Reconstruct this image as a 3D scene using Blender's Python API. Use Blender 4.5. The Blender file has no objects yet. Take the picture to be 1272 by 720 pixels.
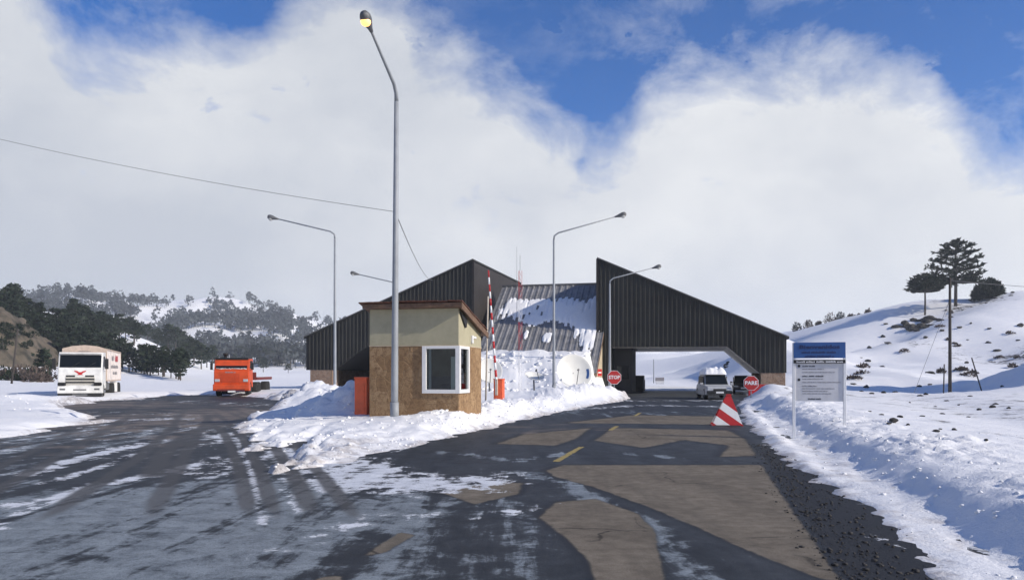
import bpy, math, random
import numpy as np
from mathutils import Vector, Matrix, noise as mnoise

R = math.radians
random.seed(11)
scene = bpy.context.scene
COL = scene.collection

# ------------------------------------------------------------------ camera
FPX, HORIZON, CAMH = 990.0, 464.0, 1.65          # focal length in photo pixels, horizon row, eye height
cam_d = bpy.data.cameras.new('camera')
cam = bpy.data.objects.new('camera', cam_d); COL.objects.link(cam)
cam.location = (0, 0, CAMH); cam.rotation_euler = (R(90), 0, 0)
cam_d.sensor_width = 36; cam_d.lens = 36 * FPX / 1272
cam_d.shift_y = (HORIZON - 360) / 1272
cam_d.clip_start = 0.1; cam_d.clip_end = 9000
scene.camera = cam

# ------------------------------------------------------------------ sun and sky
SUN_EL = R(29)
sun_h = Vector((0.925, -0.38, 0)).normalized()
SUN = Vector((sun_h.x * math.cos(SUN_EL), sun_h.y * math.cos(SUN_EL), math.sin(SUN_EL)))
sd = bpy.data.lights.new('sun', 'SUN'); sd.energy = 4.8; sd.angle = R(0.55); sd.color = (1.0, 0.92, 0.80)
so = bpy.data.objects.new('sun', sd); COL.objects.link(so)
so.rotation_euler = SUN.to_track_quat('Z', 'Y').to_euler(); so.location = (60, -30, 60)

scene.view_settings.view_transform = 'Standard'
scene.view_settings.look = 'None'
scene.view_settings.exposure = 0.0
scene.view_settings.gamma = 1.0
HAZE = 0.00028
scene.cycles.volume_bounces = 2; scene.cycles.diffuse_bounces = 5
scene.render.engine = "CYCLES"; scene.cycles.use_denoising = True
scene.cycles.max_bounces = 8; scene.cycles.transparent_max_bounces = 8

world = bpy.data.worlds.new('World'); scene.world = world; world.use_nodes = True
wn, wl = world.node_tree.nodes, world.node_tree.links
wn.clear()

def N(nodes, kind, **kw):
    n = nodes.new(kind)
    for k, v in kw.items(): setattr(n, k, v)
    return n

def math_node(nodes, links, op, a, b=None, c=None, clamp=False):
    m = N(nodes, 'ShaderNodeMath', operation=op); m.use_clamp = clamp
    for i, v in enumerate((a, b, c)):
        if v is None: continue
        if isinstance(v, (int, float)): m.inputs[i].default_value = v
        else: links.new(v, m.inputs[i])
    return m.outputs[0]

def build_world():
    M = lambda op, a, b=None, c=None, clamp=False: math_node(wn, wl, op, a, b, c, clamp)
    out = N(wn, 'ShaderNodeOutputWorld'); bg = N(wn, 'ShaderNodeBackground')
    bg.inputs['Strength'].default_value = 0.1
    wl.new(bg.outputs[0], out.inputs['Surface'])
    sky = N(wn, 'ShaderNodeTexSky', sky_type='NISHITA', sun_disc=False)
    sky.sun_elevation = SUN_EL; sky.sun_rotation = math.atan2(SUN.x, SUN.y)
    sky.altitude = 1700; sky.air_density = 1.0; sky.dust_density = 0.15; sky.ozone_density = 2.5
    tint = N(wn, 'ShaderNodeMix', data_type='RGBA', blend_type='MULTIPLY'); tint.inputs[0].default_value = 1
    wl.new(sky.outputs[0], tint.inputs[6]); tint.inputs[7].default_value = (0.09, 0.68, 1.34, 1)
    tc = N(wn, 'ShaderNodeTexCoord')
    sep = N(wn, 'ShaderNodeSeparateXYZ'); wl.new(tc.outputs['Generated'], sep.inputs[0])
    az = M('ARCTAN2', sep.outputs[0], sep.outputs[1])
    el = M('ARCSINE', sep.outputs[2])
    # top edge of the cloud bank as a function of azimuth
    fc = N(wn, 'ShaderNodeFloatCurve')
    pts = [(-3.14, .36), (-2.2, .30), (-1.4, .38), (-.85, .42), (-.571, .46), (-.474, .385), (-.326, .40), (-.215, .48),
           (-.117, .425), (.0, .36), (.105, .315), (.194, .372), (.308, .385), (.421, .375), (.485, .330), (.571, .245),
           (.8, .23), (1.3, .26), (2.2, .32), (3.14, .36)]
    cv = fc.mapping.curves[0]
    for i, (a, e) in enumerate(pts):
        p = ((a + math.pi) / (2 * math.pi), e)
        if i == 0: cv.points[0].location = p
        elif i == len(pts) - 1: cv.points[-1].location = p
        else: cv.points.new(*p)
    fc.mapping.update()
    azn = M('MULTIPLY_ADD', az, 1 / (2 * math.pi), 0.5)
    wl.new(azn, fc.inputs['Value'])
    def noise(scale, detail, rough, dist=0.0, off=(0, 0, 0), zs=1.5):
        mp = N(wn, 'ShaderNodeMapping'); mp.inputs['Scale'].default_value = (1, 1, zs); mp.inputs['Location'].default_value = off
        wl.new(tc.outputs['Generated'], mp.inputs[0])
        n = N(wn, 'ShaderNodeTexNoise'); n.inputs['Scale'].default_value = scale; n.inputs['Detail'].default_value = detail
        n.inputs['Roughness'].default_value = rough; n.inputs['Distortion'].default_value = dist
        wl.new(mp.outputs[0], n.inputs['Vector']); return n.outputs['Fac']
    n1 = noise(7.0, 9, 0.62, 0.25)
    n2 = noise(2.6, 4, 0.5, 0.0, (3.1, 1.7, .4))
    n3 = noise(13.0, 8, 0.62, 0.3, (7.7, .3, 2.4))
    edge = M('ADD', fc.outputs[0], M('MULTIPLY', M('SUBTRACT', n1, .5), .20))
    dens = M('DIVIDE', M('SUBTRACT', edge, el), 0.075, clamp=True)
    dens = M('SMOOTHSTEP', dens, 0, 1) if False else dens
    # thin wisps drifting in the clear part
    wisp = M('MULTIPLY', M('SUBTRACT', n1, .54, clamp=True), 2.4, clamp=True)
    wisp = M('MULTIPLY', wisp, M('MULTIPLY_ADD', n2, 2.0, -.45, clamp=True), clamp=True)
    dens = M('MAXIMUM', dens, wisp, clamp=True)
    # small holes
    hole = M('MULTIPLY', M('SUBTRACT', n3, .63, clamp=True), 5.0, clamp=True)
    hole = M('MULTIPLY', hole, M('MULTIPLY', M('SUBTRACT', el, .16, clamp=True), 6.0, clamp=True))
    dens = M('SUBTRACT', dens, hole, clamp=True)
    # cloud brightness: bigger billows, brighter to the sunny side
    sdot = N(wn, 'ShaderNodeVectorMath', operation='DOT_PRODUCT'); wl.new(tc.outputs['Generated'], sdot.inputs[0])
    sdot.inputs[1].default_value = tuple(SUN)
    br = M('ADD', M('MULTIPLY', n2, .62), M('MULTIPLY', n1, .30))
    br = M('ADD', br, M('MULTIPLY', sdot.outputs['Value'], .20))
    rmp = N(wn, 'ShaderNodeValToRGB')
    rmp.color_ramp.elements[0].position = .30; rmp.color_ramp.elements[0].color = (5.7, 6.05, 6.7, 1)
    rmp.color_ramp.elements[1].position = .66; rmp.color_ramp.elements[1].color = (9.3, 9.35, 9.35, 1)
    wl.new(br, rmp.inputs[0])
    mix = N(wn, 'ShaderNodeMix', data_type='RGBA'); wl.new(dens, mix.inputs[0])
    wl.new(tint.outputs[2], mix.inputs[6]); wl.new(rmp.outputs[0], mix.inputs[7])
    wl.new(mix.outputs[2], bg.inputs['Color'])
build_world()

# ------------------------------------------------------------------ frames of reference
DX, DY = 0.2385, 0.9711            # along the road
PX, PY = 0.9711, -0.2385           # to its right
def st(s, t): return (s * DX + t * PX, s * DY + t * PY)
def to_st(x, y): return (x * DX + y * DY, x * PX + y * PY)
ROAD_ROT = -math.atan2(DX, DY)     # rotation about z that turns +Y onto the road direction
def flat(px, py, alt=0.0):
    z = FPX * (CAMH - alt) / (py - HORIZON); return ((px - 636) * z / FPX, z)
def xat(px, z): return (px - 636) * z / FPX
def altat(py, z): return CAMH + (HORIZON - py) * z / FPX

# ------------------------------------------------------------------ numpy noise
_rs = np.random.RandomState(5)
_perm = _rs.permutation(512)
_perm = np.concatenate([_perm, _perm, _perm])
_grad = np.stack([np.cos(np.linspace(0, 2 * np.pi, 64, endpoint=False)), np.sin(np.linspace(0, 2 * np.pi, 64, endpoint=False))], 1)
def pnoise(x, y):
    xi = np.floor(x).astype(np.int64); yi = np.floor(y).astype(np.int64)
    xf = x - xi; yf = y - yi
    u = xf * xf * xf * (xf * (xf * 6 - 15) + 10); v = yf * yf * yf * (yf * (yf * 6 - 15) + 10)
    def g(ix, iy, fx, fy):
        h = _perm[(_perm[ix & 511] + iy) & 511] & 63
        return _grad[h, 0] * fx + _grad[h, 1] * fy
    a = g(xi, yi, xf, yf); b = g(xi + 1, yi, xf - 1, yf); c = g(xi, yi + 1, xf, yf - 1); d = g(xi + 1, yi + 1, xf - 1, yf - 1)
    return (a + u * (b - a) + v * ((c + u * (d - c)) - (a + u * (b - a)))) * 1.45
def fbm(x, y, o=4, g=.5):
    r = 0; a = 1
    for i in range(o):
        r = r + a * pnoise(x * 2 ** i + 17.3 * i, y * 2 ** i - 9.1 * i); a *= g
    return r
def billow(x, y, o=3):
    r = 0; a = 1
    for i in range(o):
        r = r + a * np.abs(pnoise(x * 2.1 ** i + 31.7 * i, y * 2.1 ** i + 5.3 * i)); a *= .5
    return r
def sstep(a, b, x):
    t = np.clip((x - a) / (b - a), 0, 1); return t * t * (3 - 2 * t)
def sdpoly(x, y, poly):
    """signed distance to a polygon, negative inside"""
    P = np.array(poly, float); d = np.full(x.shape, 1e18); ins = np.zeros(x.shape, bool)
    n = len(P)
    for i in range(n):
        ax, ay = P[i]; bx, by = P[(i + 1) % n]
        ex, ey = bx - ax, by - ay
        wx, wy = x - ax, y - ay
        k = np.clip((wx * ex + wy * ey) / (ex * ex + ey * ey + 1e-12), 0, 1)
        d = np.minimum(d, (wx - ex * k) ** 2 + (wy - ey * k) ** 2)
        c = (ay > y) != (by > y)
        xc = ax + (y - ay) / (by - ay if by != ay else 1e-9) * ex
        ins ^= c & (x < xc)
    d = np.sqrt(d); return np.where(ins, -d, d)
def sdline(x, y, pts):
    d = np.full(x.shape, 1e18)
    for (ax, ay), (bx, by) in zip(pts[:-1], pts[1:]):
        ex, ey = bx - ax, by - ay
        k = np.clip(((x - ax) * ex + (y - ay) * ey) / (ex * ex + ey * ey), 0, 1)
        d = np.minimum(d, (x - ax - ex * k) ** 2 + (y - ay - ey * k) ** 2)
    return np.sqrt(d)

# ------------------------------------------------------------------ the lie of the land
ROAD_POLY = [st(s, t) for s, t in ((-40, 1.95), (6, 1.85), (12, 1.75), (18, 1.35), (30, 1.3), (44, 1.6), (54, 2.4), (62, 3.0), (79, 3.0), (81, -7.6),
             (67, -7.6), (58, -6.0), (50, -5.1), (40, -5.9), (30, -6.4), (20, -6.5), (10, -6.6), (-40, -6.6))]
LOT_POLY = [(-34, -25), (-34, 12), flat(-260, 556), flat(0, 545), flat(40, 540), flat(85, 531), flat(118, 522), flat(92, 512), flat(68, 506), flat(76, 502),
            flat(110, 498.5), flat(165, 495.5), flat(215, 491), flat(262, 490), flat(335, 494), flat(372, 499), flat(348, 508), flat(318, 518),
            flat(300, 534), flat(318, 552), flat(400, 586), flat(470, 602), flat(560, 590), flat(640, 566), flat(760, 560), (2, 5), (2, -25)]
# heaps of ploughed snow: px, distance, height, half-widths
HEAPS = [(430, 27.5, .95, 1.5, 1.2), (408, 28.5, .55, 1.5, 1.3), (377, 43.0, 1.05, 2.6, 2.2), (398, 40.0, .75, 2.4, 2.0), (440, 40, .5, 2.5, 2.0),
         (352, 47, .7, 2.0, 1.5), (470, 30, .35, 1.5, 1.5), (548, 46, .6, 4, 3), (20, 40, .35, 3, 2), (60, 44, .3, 3, 1.6), (335, 53, .55, 2.6, 1.2), (318, 52, .35, 1.6, 1.0),
         (965, 51, .75, 1.3, 1.6), (1000, 52, .7, 2, 2), (948, 38, .45, .8, 1.5), (715, 47, .55, 2.2, 1.6), (650, 44, .45, 3.0, 1.8), (770, 53, .5, 1.3, 2.0), (740, 50, .45, 1.5, 2.0)]
RIDGE = [(-900, 100), (-300, 98), (20, 88), (60, 92), (115, 99), (165, 86), (210, 82), (260, 88), (310, 88), (345, 85), (390, 74), (440, 63), (520, 50), (700, 42),
         (830, 30), (900, 34), (1000, 44), (1400, 60)]
RIDGE_A = np.array([math.atan((p - 636) / FPX) for p, _ in RIDGE]); RIDGE_H = np.array([h for _, h in RIDGE], float)

def H(x, y):
    x = np.asarray(x, float); y = np.asarray(y, float)
    s = x * DX + y * DY; t = x * PX + y * PY
    near = np.exp(-np.clip(y - 30, 0, None) / 60)
    sd_r = sdpoly(x, y, ROAD_POLY); sd_l = sdpoly(x, y, LOT_POLY)
    wob = fbm(x * .55, y * .55, 4) * .45
    wob2 = fbm(x * .9 + 40, y * .28, 4) * 1.1
    toe = np.exp(-(((x + 3.4) / 4.0) ** 2 + ((y - 15.5) / 6.0) ** 2))
    fine_n = fbm(x * 2.4, y * 1.5, 3)
    a = np.minimum(sd_r + wob * .55 + .16 * fine_n, sd_l + wob2 + fine_n * (.18 + 1.1 * toe) - .5 * toe)
    depth = np.where(a > 0, .30 * (1 - np.exp(-a / .9)), np.clip(a * .35, -.22, 0))
    onsnow = sstep(-.1, .8, a)
    h = depth + onsnow * (.06 * fbm(x * .16, y * .16, 3) + .02 * fbm(x * .9, y * .9, 3))
    # berm thrown up on the right of the road
    bmod = np.clip(.72 + .55 * fbm(s * .22, t * .1 + 3, 3), .15, 1.4)
    tc = t - (3.45 + .35 * fbm(s * .18, s * 0 + 9.2, 2))
    prof = np.where(tc < 0, np.exp(-(tc / .62) ** 2), np.exp(-(tc / 1.9) ** 2))
    bR = .27 * prof * bmod * sstep(58, 46, s)
    # bank on the left of the road, along the island
    tl = t + 7.5 + .25 * fbm(s * .3, s * 0 + 4.4, 2) - .9 * sstep(38, 52, s)
    profl = np.where(tl > 0, np.exp(-(tl / .6) ** 2), np.exp(-(tl / 1.5) ** 2))
    bL = .42 * profl * np.clip(.8 + .5 * fbm(s * .3, t * .2 + 8, 3), .2, 1.3) * sstep(17, 27, s) * sstep(64, 57, s)
    h = h + (bR + bL) * onsnow
    lump = sstep(.03, .25, bR + bL)
    hp = np.zeros_like(x)
    for (p, z, am, rx, ry) in HEAPS:
        cx = xat(p, z)
        q = ((x - cx) / rx) ** 2 + ((y - z) / ry) ** 2
        hp = np.maximum(hp, am * np.exp(-q * 1.1) * (1 + .3 * fbm(x * .7 + p, y * .7, 3)))
    h = h + hp * sstep(-.6, .3, a)
    lump = np.maximum(lump, sstep(.15, .5, hp) * .8)
    h = h + lump * (.26 * billow(x * .9, y * 1.1, 2) * np.clip(.5 + 1.2 * fbm(x * .35, y * .35, 2), .1, 1.3) + .13 * billow(x * 3.4, y * 3.4, 3) - .14) * near
    h = h + onsnow * (1 - lump) * .012 * fbm(x * 2.6, y * 2.6, 3) * near
    # packed strip between gravel and berm: low, rutted
    strip = sstep(1.6, 2.0, t) * sstep(3.0, 2.5, t) * (s < 45)
    h = h - strip * onsnow * .13 + strip * onsnow * .03 * fbm(s * .7, t * 3.2, 3)
    # churned snow at the front of the island
    churn = np.exp(-(((x + 3.2) / 3.0) ** 2 + ((y - 16.5) / 5.0) ** 2))
    h = h + churn * onsnow * (.09 * fbm(x * 2.2, y * 1.2, 4) - .08)
    # slide-off snow below the office roof
    fan = sstep(-19.8, -17.6, t) * sstep(-7.9, -9.3, t)
    h = h + fan * (3.15 * sstep(51, 62.5, s) ** 1.25 + .25 * fbm(x * .5, y * .5, 3) * sstep(50, 56, s)) * sstep(76, 73, s)
    # hollow and slope east of the road
    h = h - .20 * np.exp(-((t - 8.6 - .10 * (s - 20)) / 2.0) ** 2) * sstep(10, 18, s) * sstep(60, 45, s)
    r = .45 * x + .89 * y
    side = sstep(16, 92, x - .02 * y)
    hr = .00054 * np.clip(r - 40, 0, 168) ** 2 * side
    hr = hr + 3.6 * np.exp(-(((x - 108) / 34) ** 2 + ((y - 176) / 30) ** 2))
    hr = hr * (1 - .55 * sstep(190, 420, y)) * 1.0
    ph = (x * .62 - y * .60) / 24 + .6 * fbm(x * .014, y * .014, 2)
    fr = ph - np.floor(ph)
    saw = np.where(fr < .27, sstep(0, .27, fr), sstep(1, .27, fr))
    ht = sstep(46, 80, r) * sstep(16, 40, x) * sstep(200, 165, y)
    hr = hr + ht * (saw - .4) * np.clip(.022 * (r - 30), .5, 2.3)
    hr = hr + ht * (.75 * fbm(x * .075, y * .075, 5, .55) + .12 * fbm(x * .5, y * .5, 3))
    # spur seen through the hall
    hr = hr + 5.4 * np.exp(-(((x - 41) / 8.5) ** 2 + ((y - 128) / 24) ** 2))
    hr = hr + 5 * np.exp(-(((x - 30) / 26) ** 2 + ((y - 300) / 60) ** 2))
    # knolls east of the view, their shadows fall across the slope
    hr = hr + 23 * np.exp(-(((x - 65) / 14) ** 2 + ((y - 57) / 14) ** 2)) + 9.5 * np.exp(-(((x - 40) / 7.5) ** 2 + ((y - 25) / 7.5) ** 2))
    h = h + hr
    # wooded hill to the west
    xx = x + .15 * (y - 200)
    h = h + 21 * sstep(-80, -150, xx) * sstep(95, 215, y) * sstep(430, 265, y) + 1.4 * sstep(-45, -95, x) * sstep(50, 110, y) * (1 + .5 * fbm(x * .06, y * .06, 3))
    # mountains
    ang = np.arctan2(x, np.maximum(y, 1)); dist = np.hypot(x, y)
    top = np.interp(ang, RIDGE_A, RIDGE_H)
    m = np.clip((dist - 380) / 670, 0, 1)
    fall = 1 - .35 * sstep(1050, 1500, dist)
    mt = top * (.25 * m + .75 * m * m) * fall
    mt = mt + m * (14 * fbm(x * .006 + 3, y * .006, 4) + 9 * np.abs(fbm(x * .013, y * .009 + 7, 3)) - 4)
    dome = 88 * np.exp(-(((x + 720) / 420) ** 2 + ((y - 1750) / 420) ** 2))
    h = h + np.where(y > 0, mt + dome, 0)
    return h
def H1(x, y): return float(H(np.array([x]), np.array([y]))[0])
def ground_hit(px, py, near=5., far=900., n=2500):
    zz = np.exp(np.linspace(math.log(near), math.log(far), n))
    xs = (px - 636) * zz / FPX; al = CAMH + (HORIZON - py) * zz / FPX
    below = np.maximum(H(xs, zz), 0) >= al
    i = int(np.argmax(below)) if below.any() else len(zz) - 1
    return float(xs[i]), float(zz[i]), max(float(al[i]), 0.0)

# ------------------------------------------------------------------ mesh building
class MB:
    def __init__(self): self.v = []; self.f = []; self.m = []; self.sm = []
    def add(self, vs, fs, mi=0, smooth=False):
        o = len(self.v); self.v.extend([tuple(v) for v in vs])
        for f in fs: self.f.append(tuple(i + o for i in f)); self.m.append(mi); self.sm.append(smooth)
        return self
    def box(self, x0, x1, y0, y1, z0, z1, mi=0, mat=None):
        vs = [Vector(c) for c in ((x0, y0, z0), (x1, y0, z0), (x1, y1, z0), (x0, y1, z0), (x0, y0, z1), (x1, y0, z1), (x1, y1, z1), (x0, y1, z1))]
        if mat is not None: vs = [mat @ v for v in vs]
        return self.add(vs, [(0, 3, 2, 1), (4, 5, 6, 7), (0, 1, 5, 4), (1, 2, 6, 5), (2, 3, 7, 6), (3, 0, 4, 7)], mi)
    def prism(self, poly, axis, a, b, mi=0):
        """poly of (p,q) extruded along axis from a to b. axis x: (y,z); y: (x,z); z: (x,y)"""
        def mk(p, q, w): return {'x': (w, p, q), 'y': (p, w, q), 'z': (p, q, w)}[axis]
        n = len(poly); vs = [mk(p, q, a) for p, q in poly] + [mk(p, q, b) for p, q in poly]
        fs = [tuple(range(n)), tuple(range(2 * n - 1, n - 1, -1))] + [((i + 1) % n, i, i + n, (i + 1) % n + n) for i in range(n)]
        return self.add(vs, fs, mi)
    def tube(self, pts, rad, n=10, mi=0, caps=True, smooth=True):
        pts = [Vector(p) for p in pts]
        if not hasattr(rad, '__len__'): rad = [rad] * len(pts)
        vs = []; up = Vector((0, 0, 1)); prev = None
        for i, p in enumerate(pts):
            d = (pts[min(i + 1, len(pts) - 1)] - pts[max(i - 1, 0)]).normalized()
            if prev is None:
                a = up if abs(d.z) < .9 else Vector((1, 0, 0))
                u = d.cross(a).normalized()
            else:
                u = (prev - d * prev.dot(d)).normalized()
            prev = u; w = d.cross(u)
            for k in range(n):
                th = 2 * math.pi * k / n; vs.append(p + (u * math.cos(th) + w * math.sin(th)) * rad[i])
        fs = []
        for i in range(len(pts) - 1):
            for k in range(n):
                k2 = (k + 1) % n; fs.append((i * n + k, i * n + k2, (i + 1) * n + k2, (i + 1) * n + k))
        self.add(vs, fs, mi, smooth)
        if caps:
            o = len(self.v) - len(vs)
            self.f.append(tuple(o + k for k in range(n - 1, -1, -1))); self.m.append(mi); self.sm.append(False)
            e = o + (len(pts) - 1) * n
            self.f.append(tuple(e + k for k in range(n))); self.m.append(mi); self.sm.append(False)
        return self
    def lathe(self, prof, n=20, mi=0, mat=None, smooth=True):
        vs = []
        for r, z in prof:
            for k in range(n):
                th = 2 * math.pi * k / n; v = Vector((r * math.cos(th), r * math.sin(th), z)); vs.append(mat @ v if mat is not None else v)
        fs = [(i * n + k, i * n + (k + 1) % n, (i + 1) * n + (k + 1) % n, (i + 1) * n + k) for i in range(len(prof) - 1) for k in range(n)]
        return self.add(vs, fs, mi, smooth)
    def build(self, name, mats, parent=None, loc=None, bevel=0, seg=2):
        me = bpy.data.meshes.new(name); me.from_pydata(self.v, [], self.f)
        if not isinstance(mats, (list, tuple)): mats = [mats]
        for m in mats: me.materials.append(m)
        me.polygons.foreach_set('material_index', self.m); me.polygons.foreach_set('use_smooth', self.sm)
        me.update()
        o = bpy.data.objects.new(name, me); COL.objects.link(o)
        if parent is not None: o.parent = parent
        if loc is not None: o.location = loc
        if bevel:
            b = o.modifiers.new('bevel', 'BEVEL'); b.width = bevel; b.segments = seg; b.limit_method = 'ANGLE'; b.angle_limit = R(35)
        return o

def tag(o, label=None, cat=None, group=None, kind=None):
    if label: o['label'] = label
    if cat: o['category'] = cat
    if group: o['group'] = group
    if kind: o['kind'] = kind
    return o
def thing(name, label, cat, loc=(0, 0, 0), rz=0, group=None):
    o = bpy.data.objects.new(name, None); COL.objects.link(o); o.empty_display_size = .2
    o.location = loc; o.rotation_euler = (0, 0, rz); return tag(o, label, cat, group)
def copy_tree(o, parent=None):
    c = o.copy(); COL.objects.link(c)
    if parent is not None: c.parent = parent
    for ch in list(o.children): copy_tree(ch, c)
    return c

# ------------------------------------------------------------------ materials
def new_mat(name):
    m = bpy.data.materials.new(name); m.use_nodes = True
    nt = m.node_tree; b = nt.nodes['Principled BSDF']; return m, nt.nodes, nt.links, b
def mat(name, col, rough=.6, metal=0., var=.12, scale=6., bump=0., bscale=40., spec=.5, emit=None, dirt=None, coords='Object'):
    m, n, l, b = new_mat(name)
    b.inputs['Roughness'].default_value = rough; b.inputs['Metallic'].default_value = metal
    b.inputs['Specular IOR Level'].default_value = spec
    tc = N(n, 'ShaderNodeTexCoord')
    nz = N(n, 'ShaderNodeTexNoise'); nz.inputs['Scale'].default_value = scale; nz.inputs['Detail'].default_value = 6; nz.inputs['Roughness'].default_value = .65
    l.new(tc.outputs[coords], nz.inputs['Vector'])
    r = N(n, 'ShaderNodeValToRGB')
    lo = tuple(c * (1 - var) for c in col) if dirt is None else dirt
    r.color_ramp.elements[0].position = .32; r.color_ramp.elements[0].color = (*lo, 1)
    r.color_ramp.elements[1].position = .62; r.color_ramp.elements[1].color = (*[min(c * (1 + var * .6), 1) for c in col], 1)
    l.new(nz.outputs['Fac'], r.inputs[0]); l.new(r.outputs[0], b.inputs['Base Color'])
    if bump:
        nb = N(n, 'ShaderNodeTexNoise'); nb.inputs['Scale'].default_value = bscale; nb.inputs['Detail'].default_value = 5
        l.new(tc.outputs[coords], nb.inputs['Vector'])
        bp = N(n, 'ShaderNodeBump'); bp.inputs['Strength'].default_value = bump; bp.inputs['Distance'].default_value = .02
        l.new(nb.outputs['Fac'], bp.inputs['Height']); l.new(bp.outputs[0], b.inputs['Normal'])
    if emit:
        b.inputs['Emission Color'].default_value = (*emit[:3], 1); b.inputs['Emission Strength'].default_value = emit[3]
    return m

def mix_rgb(n, l, fac, a, b_, blend='MIX'):
    mx = N(n, 'ShaderNodeMix', data_type='RGBA', blend_type=blend)
    for sock, v in ((0, fac), (6, a), (7, b_)):
        if isinstance(v, (int, float)): mx.inputs[sock].default_value = v
        elif isinstance(v, tuple): mx.inputs[sock].default_value = (*v, 1) if len(v) == 3 else v
        else: l.new(v, mx.inputs[sock])
    return mx.outputs[2]
def attr(n, name):
    a = N(n, 'ShaderNodeAttribute'); a.attribute_name = name; return a.outputs['Fac']
def tnoise(n, l, scale, detail=6, rough=.6, dist=0., vs=None, out='Fac', rot=0.):
    tc = N(n, 'ShaderNodeTexCoord'); src = tc.outputs['Object']
    if vs is not None:
        mp = N(n, 'ShaderNodeMapping'); mp.inputs['Scale'].default_value = vs; mp.inputs['Rotation'].default_value = (0, 0, rot); l.new(src, mp.inputs[0]); src = mp.outputs[0]
    z = N(n, 'ShaderNodeTexNoise'); z.inputs['Scale'].default_value = scale; z.inputs['Detail'].default_value = detail
    z.inputs['Roughness'].default_value = rough; z.inputs['Distortion'].default_value = dist
    l.new(src, z.inputs['Vector']); return z.outputs[out]
def ramp(n, l, src, p0, p1):
    m = N(n, 'ShaderNodeMapRange'); m.interpolation_type = 'SMOOTHSTEP'; m.inputs['From Min'].default_value = p0; m.inputs['From Max'].default_value = p1
    l.new(src, m.inputs['Value']); return m.outputs['Result']

def snow_material():
    m, n, l, b = new_mat('snow')
    A = lambda op, a, c=None, d=None, clamp=False: math_node(n, l, op, a, c, d, clamp)
    n1 = tnoise(n, l, .8, 6, .6); n2 = tnoise(n, l, 9., 6, .7); n3 = tnoise(n, l, 2.2, 8, .72, .6)
    col = mix_rgb(n, l, ramp(n, l, n1, .35, .65), (.83, .835, .85), (.89, .885, .88))
    # grit thrown off the road: attribute says where, noise says how
    dirt = attr(n, 'dirt')
    dm = ramp(n, l, A('ADD', A('MULTIPLY', n3, 1.0), A('MULTIPLY', dirt, .62)), .72, 1.02)
    col = mix_rgb(n, l, A('MULTIPLY', dm, .75), col, (.36, .32, .30))
    speck = ramp(n, l, A('ADD', n2, A('MULTIPLY', dirt, .22)), .70, .80)
    col = mix_rgb(n, l, A('MULTIPLY', speck, dirt, clamp=True), col, (.07, .06, .05))
    # bare earth and stones showing on the slopes
    bare = attr(n, 'bare')
    nb = tnoise(n, l, .55, 8, .7, .5); nb2 = tnoise(n, l, 2.8, 6, .7)
    bm = ramp(n, l, A('ADD', A('ADD', A('MULTIPLY', nb, .7), A('MULTIPLY', nb2, .35)), A('MULTIPLY', bare, .6)), .86, .98)
    bm = A('MULTIPLY', bm, ramp(n, l, bare, .02, .2))
    col = mix_rgb(n, l, bm, col, mix_rgb(n, l, nb2, (.035, .03, .026), (.13, .11, .09)))
    l.new(col, b.inputs['Base Color'])
    b.inputs['Roughness'].default_value = .62; b.inputs['Specular IOR Level'].default_value = .25
    bp = N(n, 'ShaderNodeBump'); bp.inputs['Strength'].default_value = .55; bp.inputs['Distance'].default_value = .05
    hb = A('ADD', tnoise(n, l, 7., 6, .65), A('MULTIPLY', tnoise(n, l, 32., 4, .6), .35))
    l.new(hb, bp.inputs['Height']); l.new(bp.outputs[0], b.inputs['Normal'])
    return m

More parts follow.
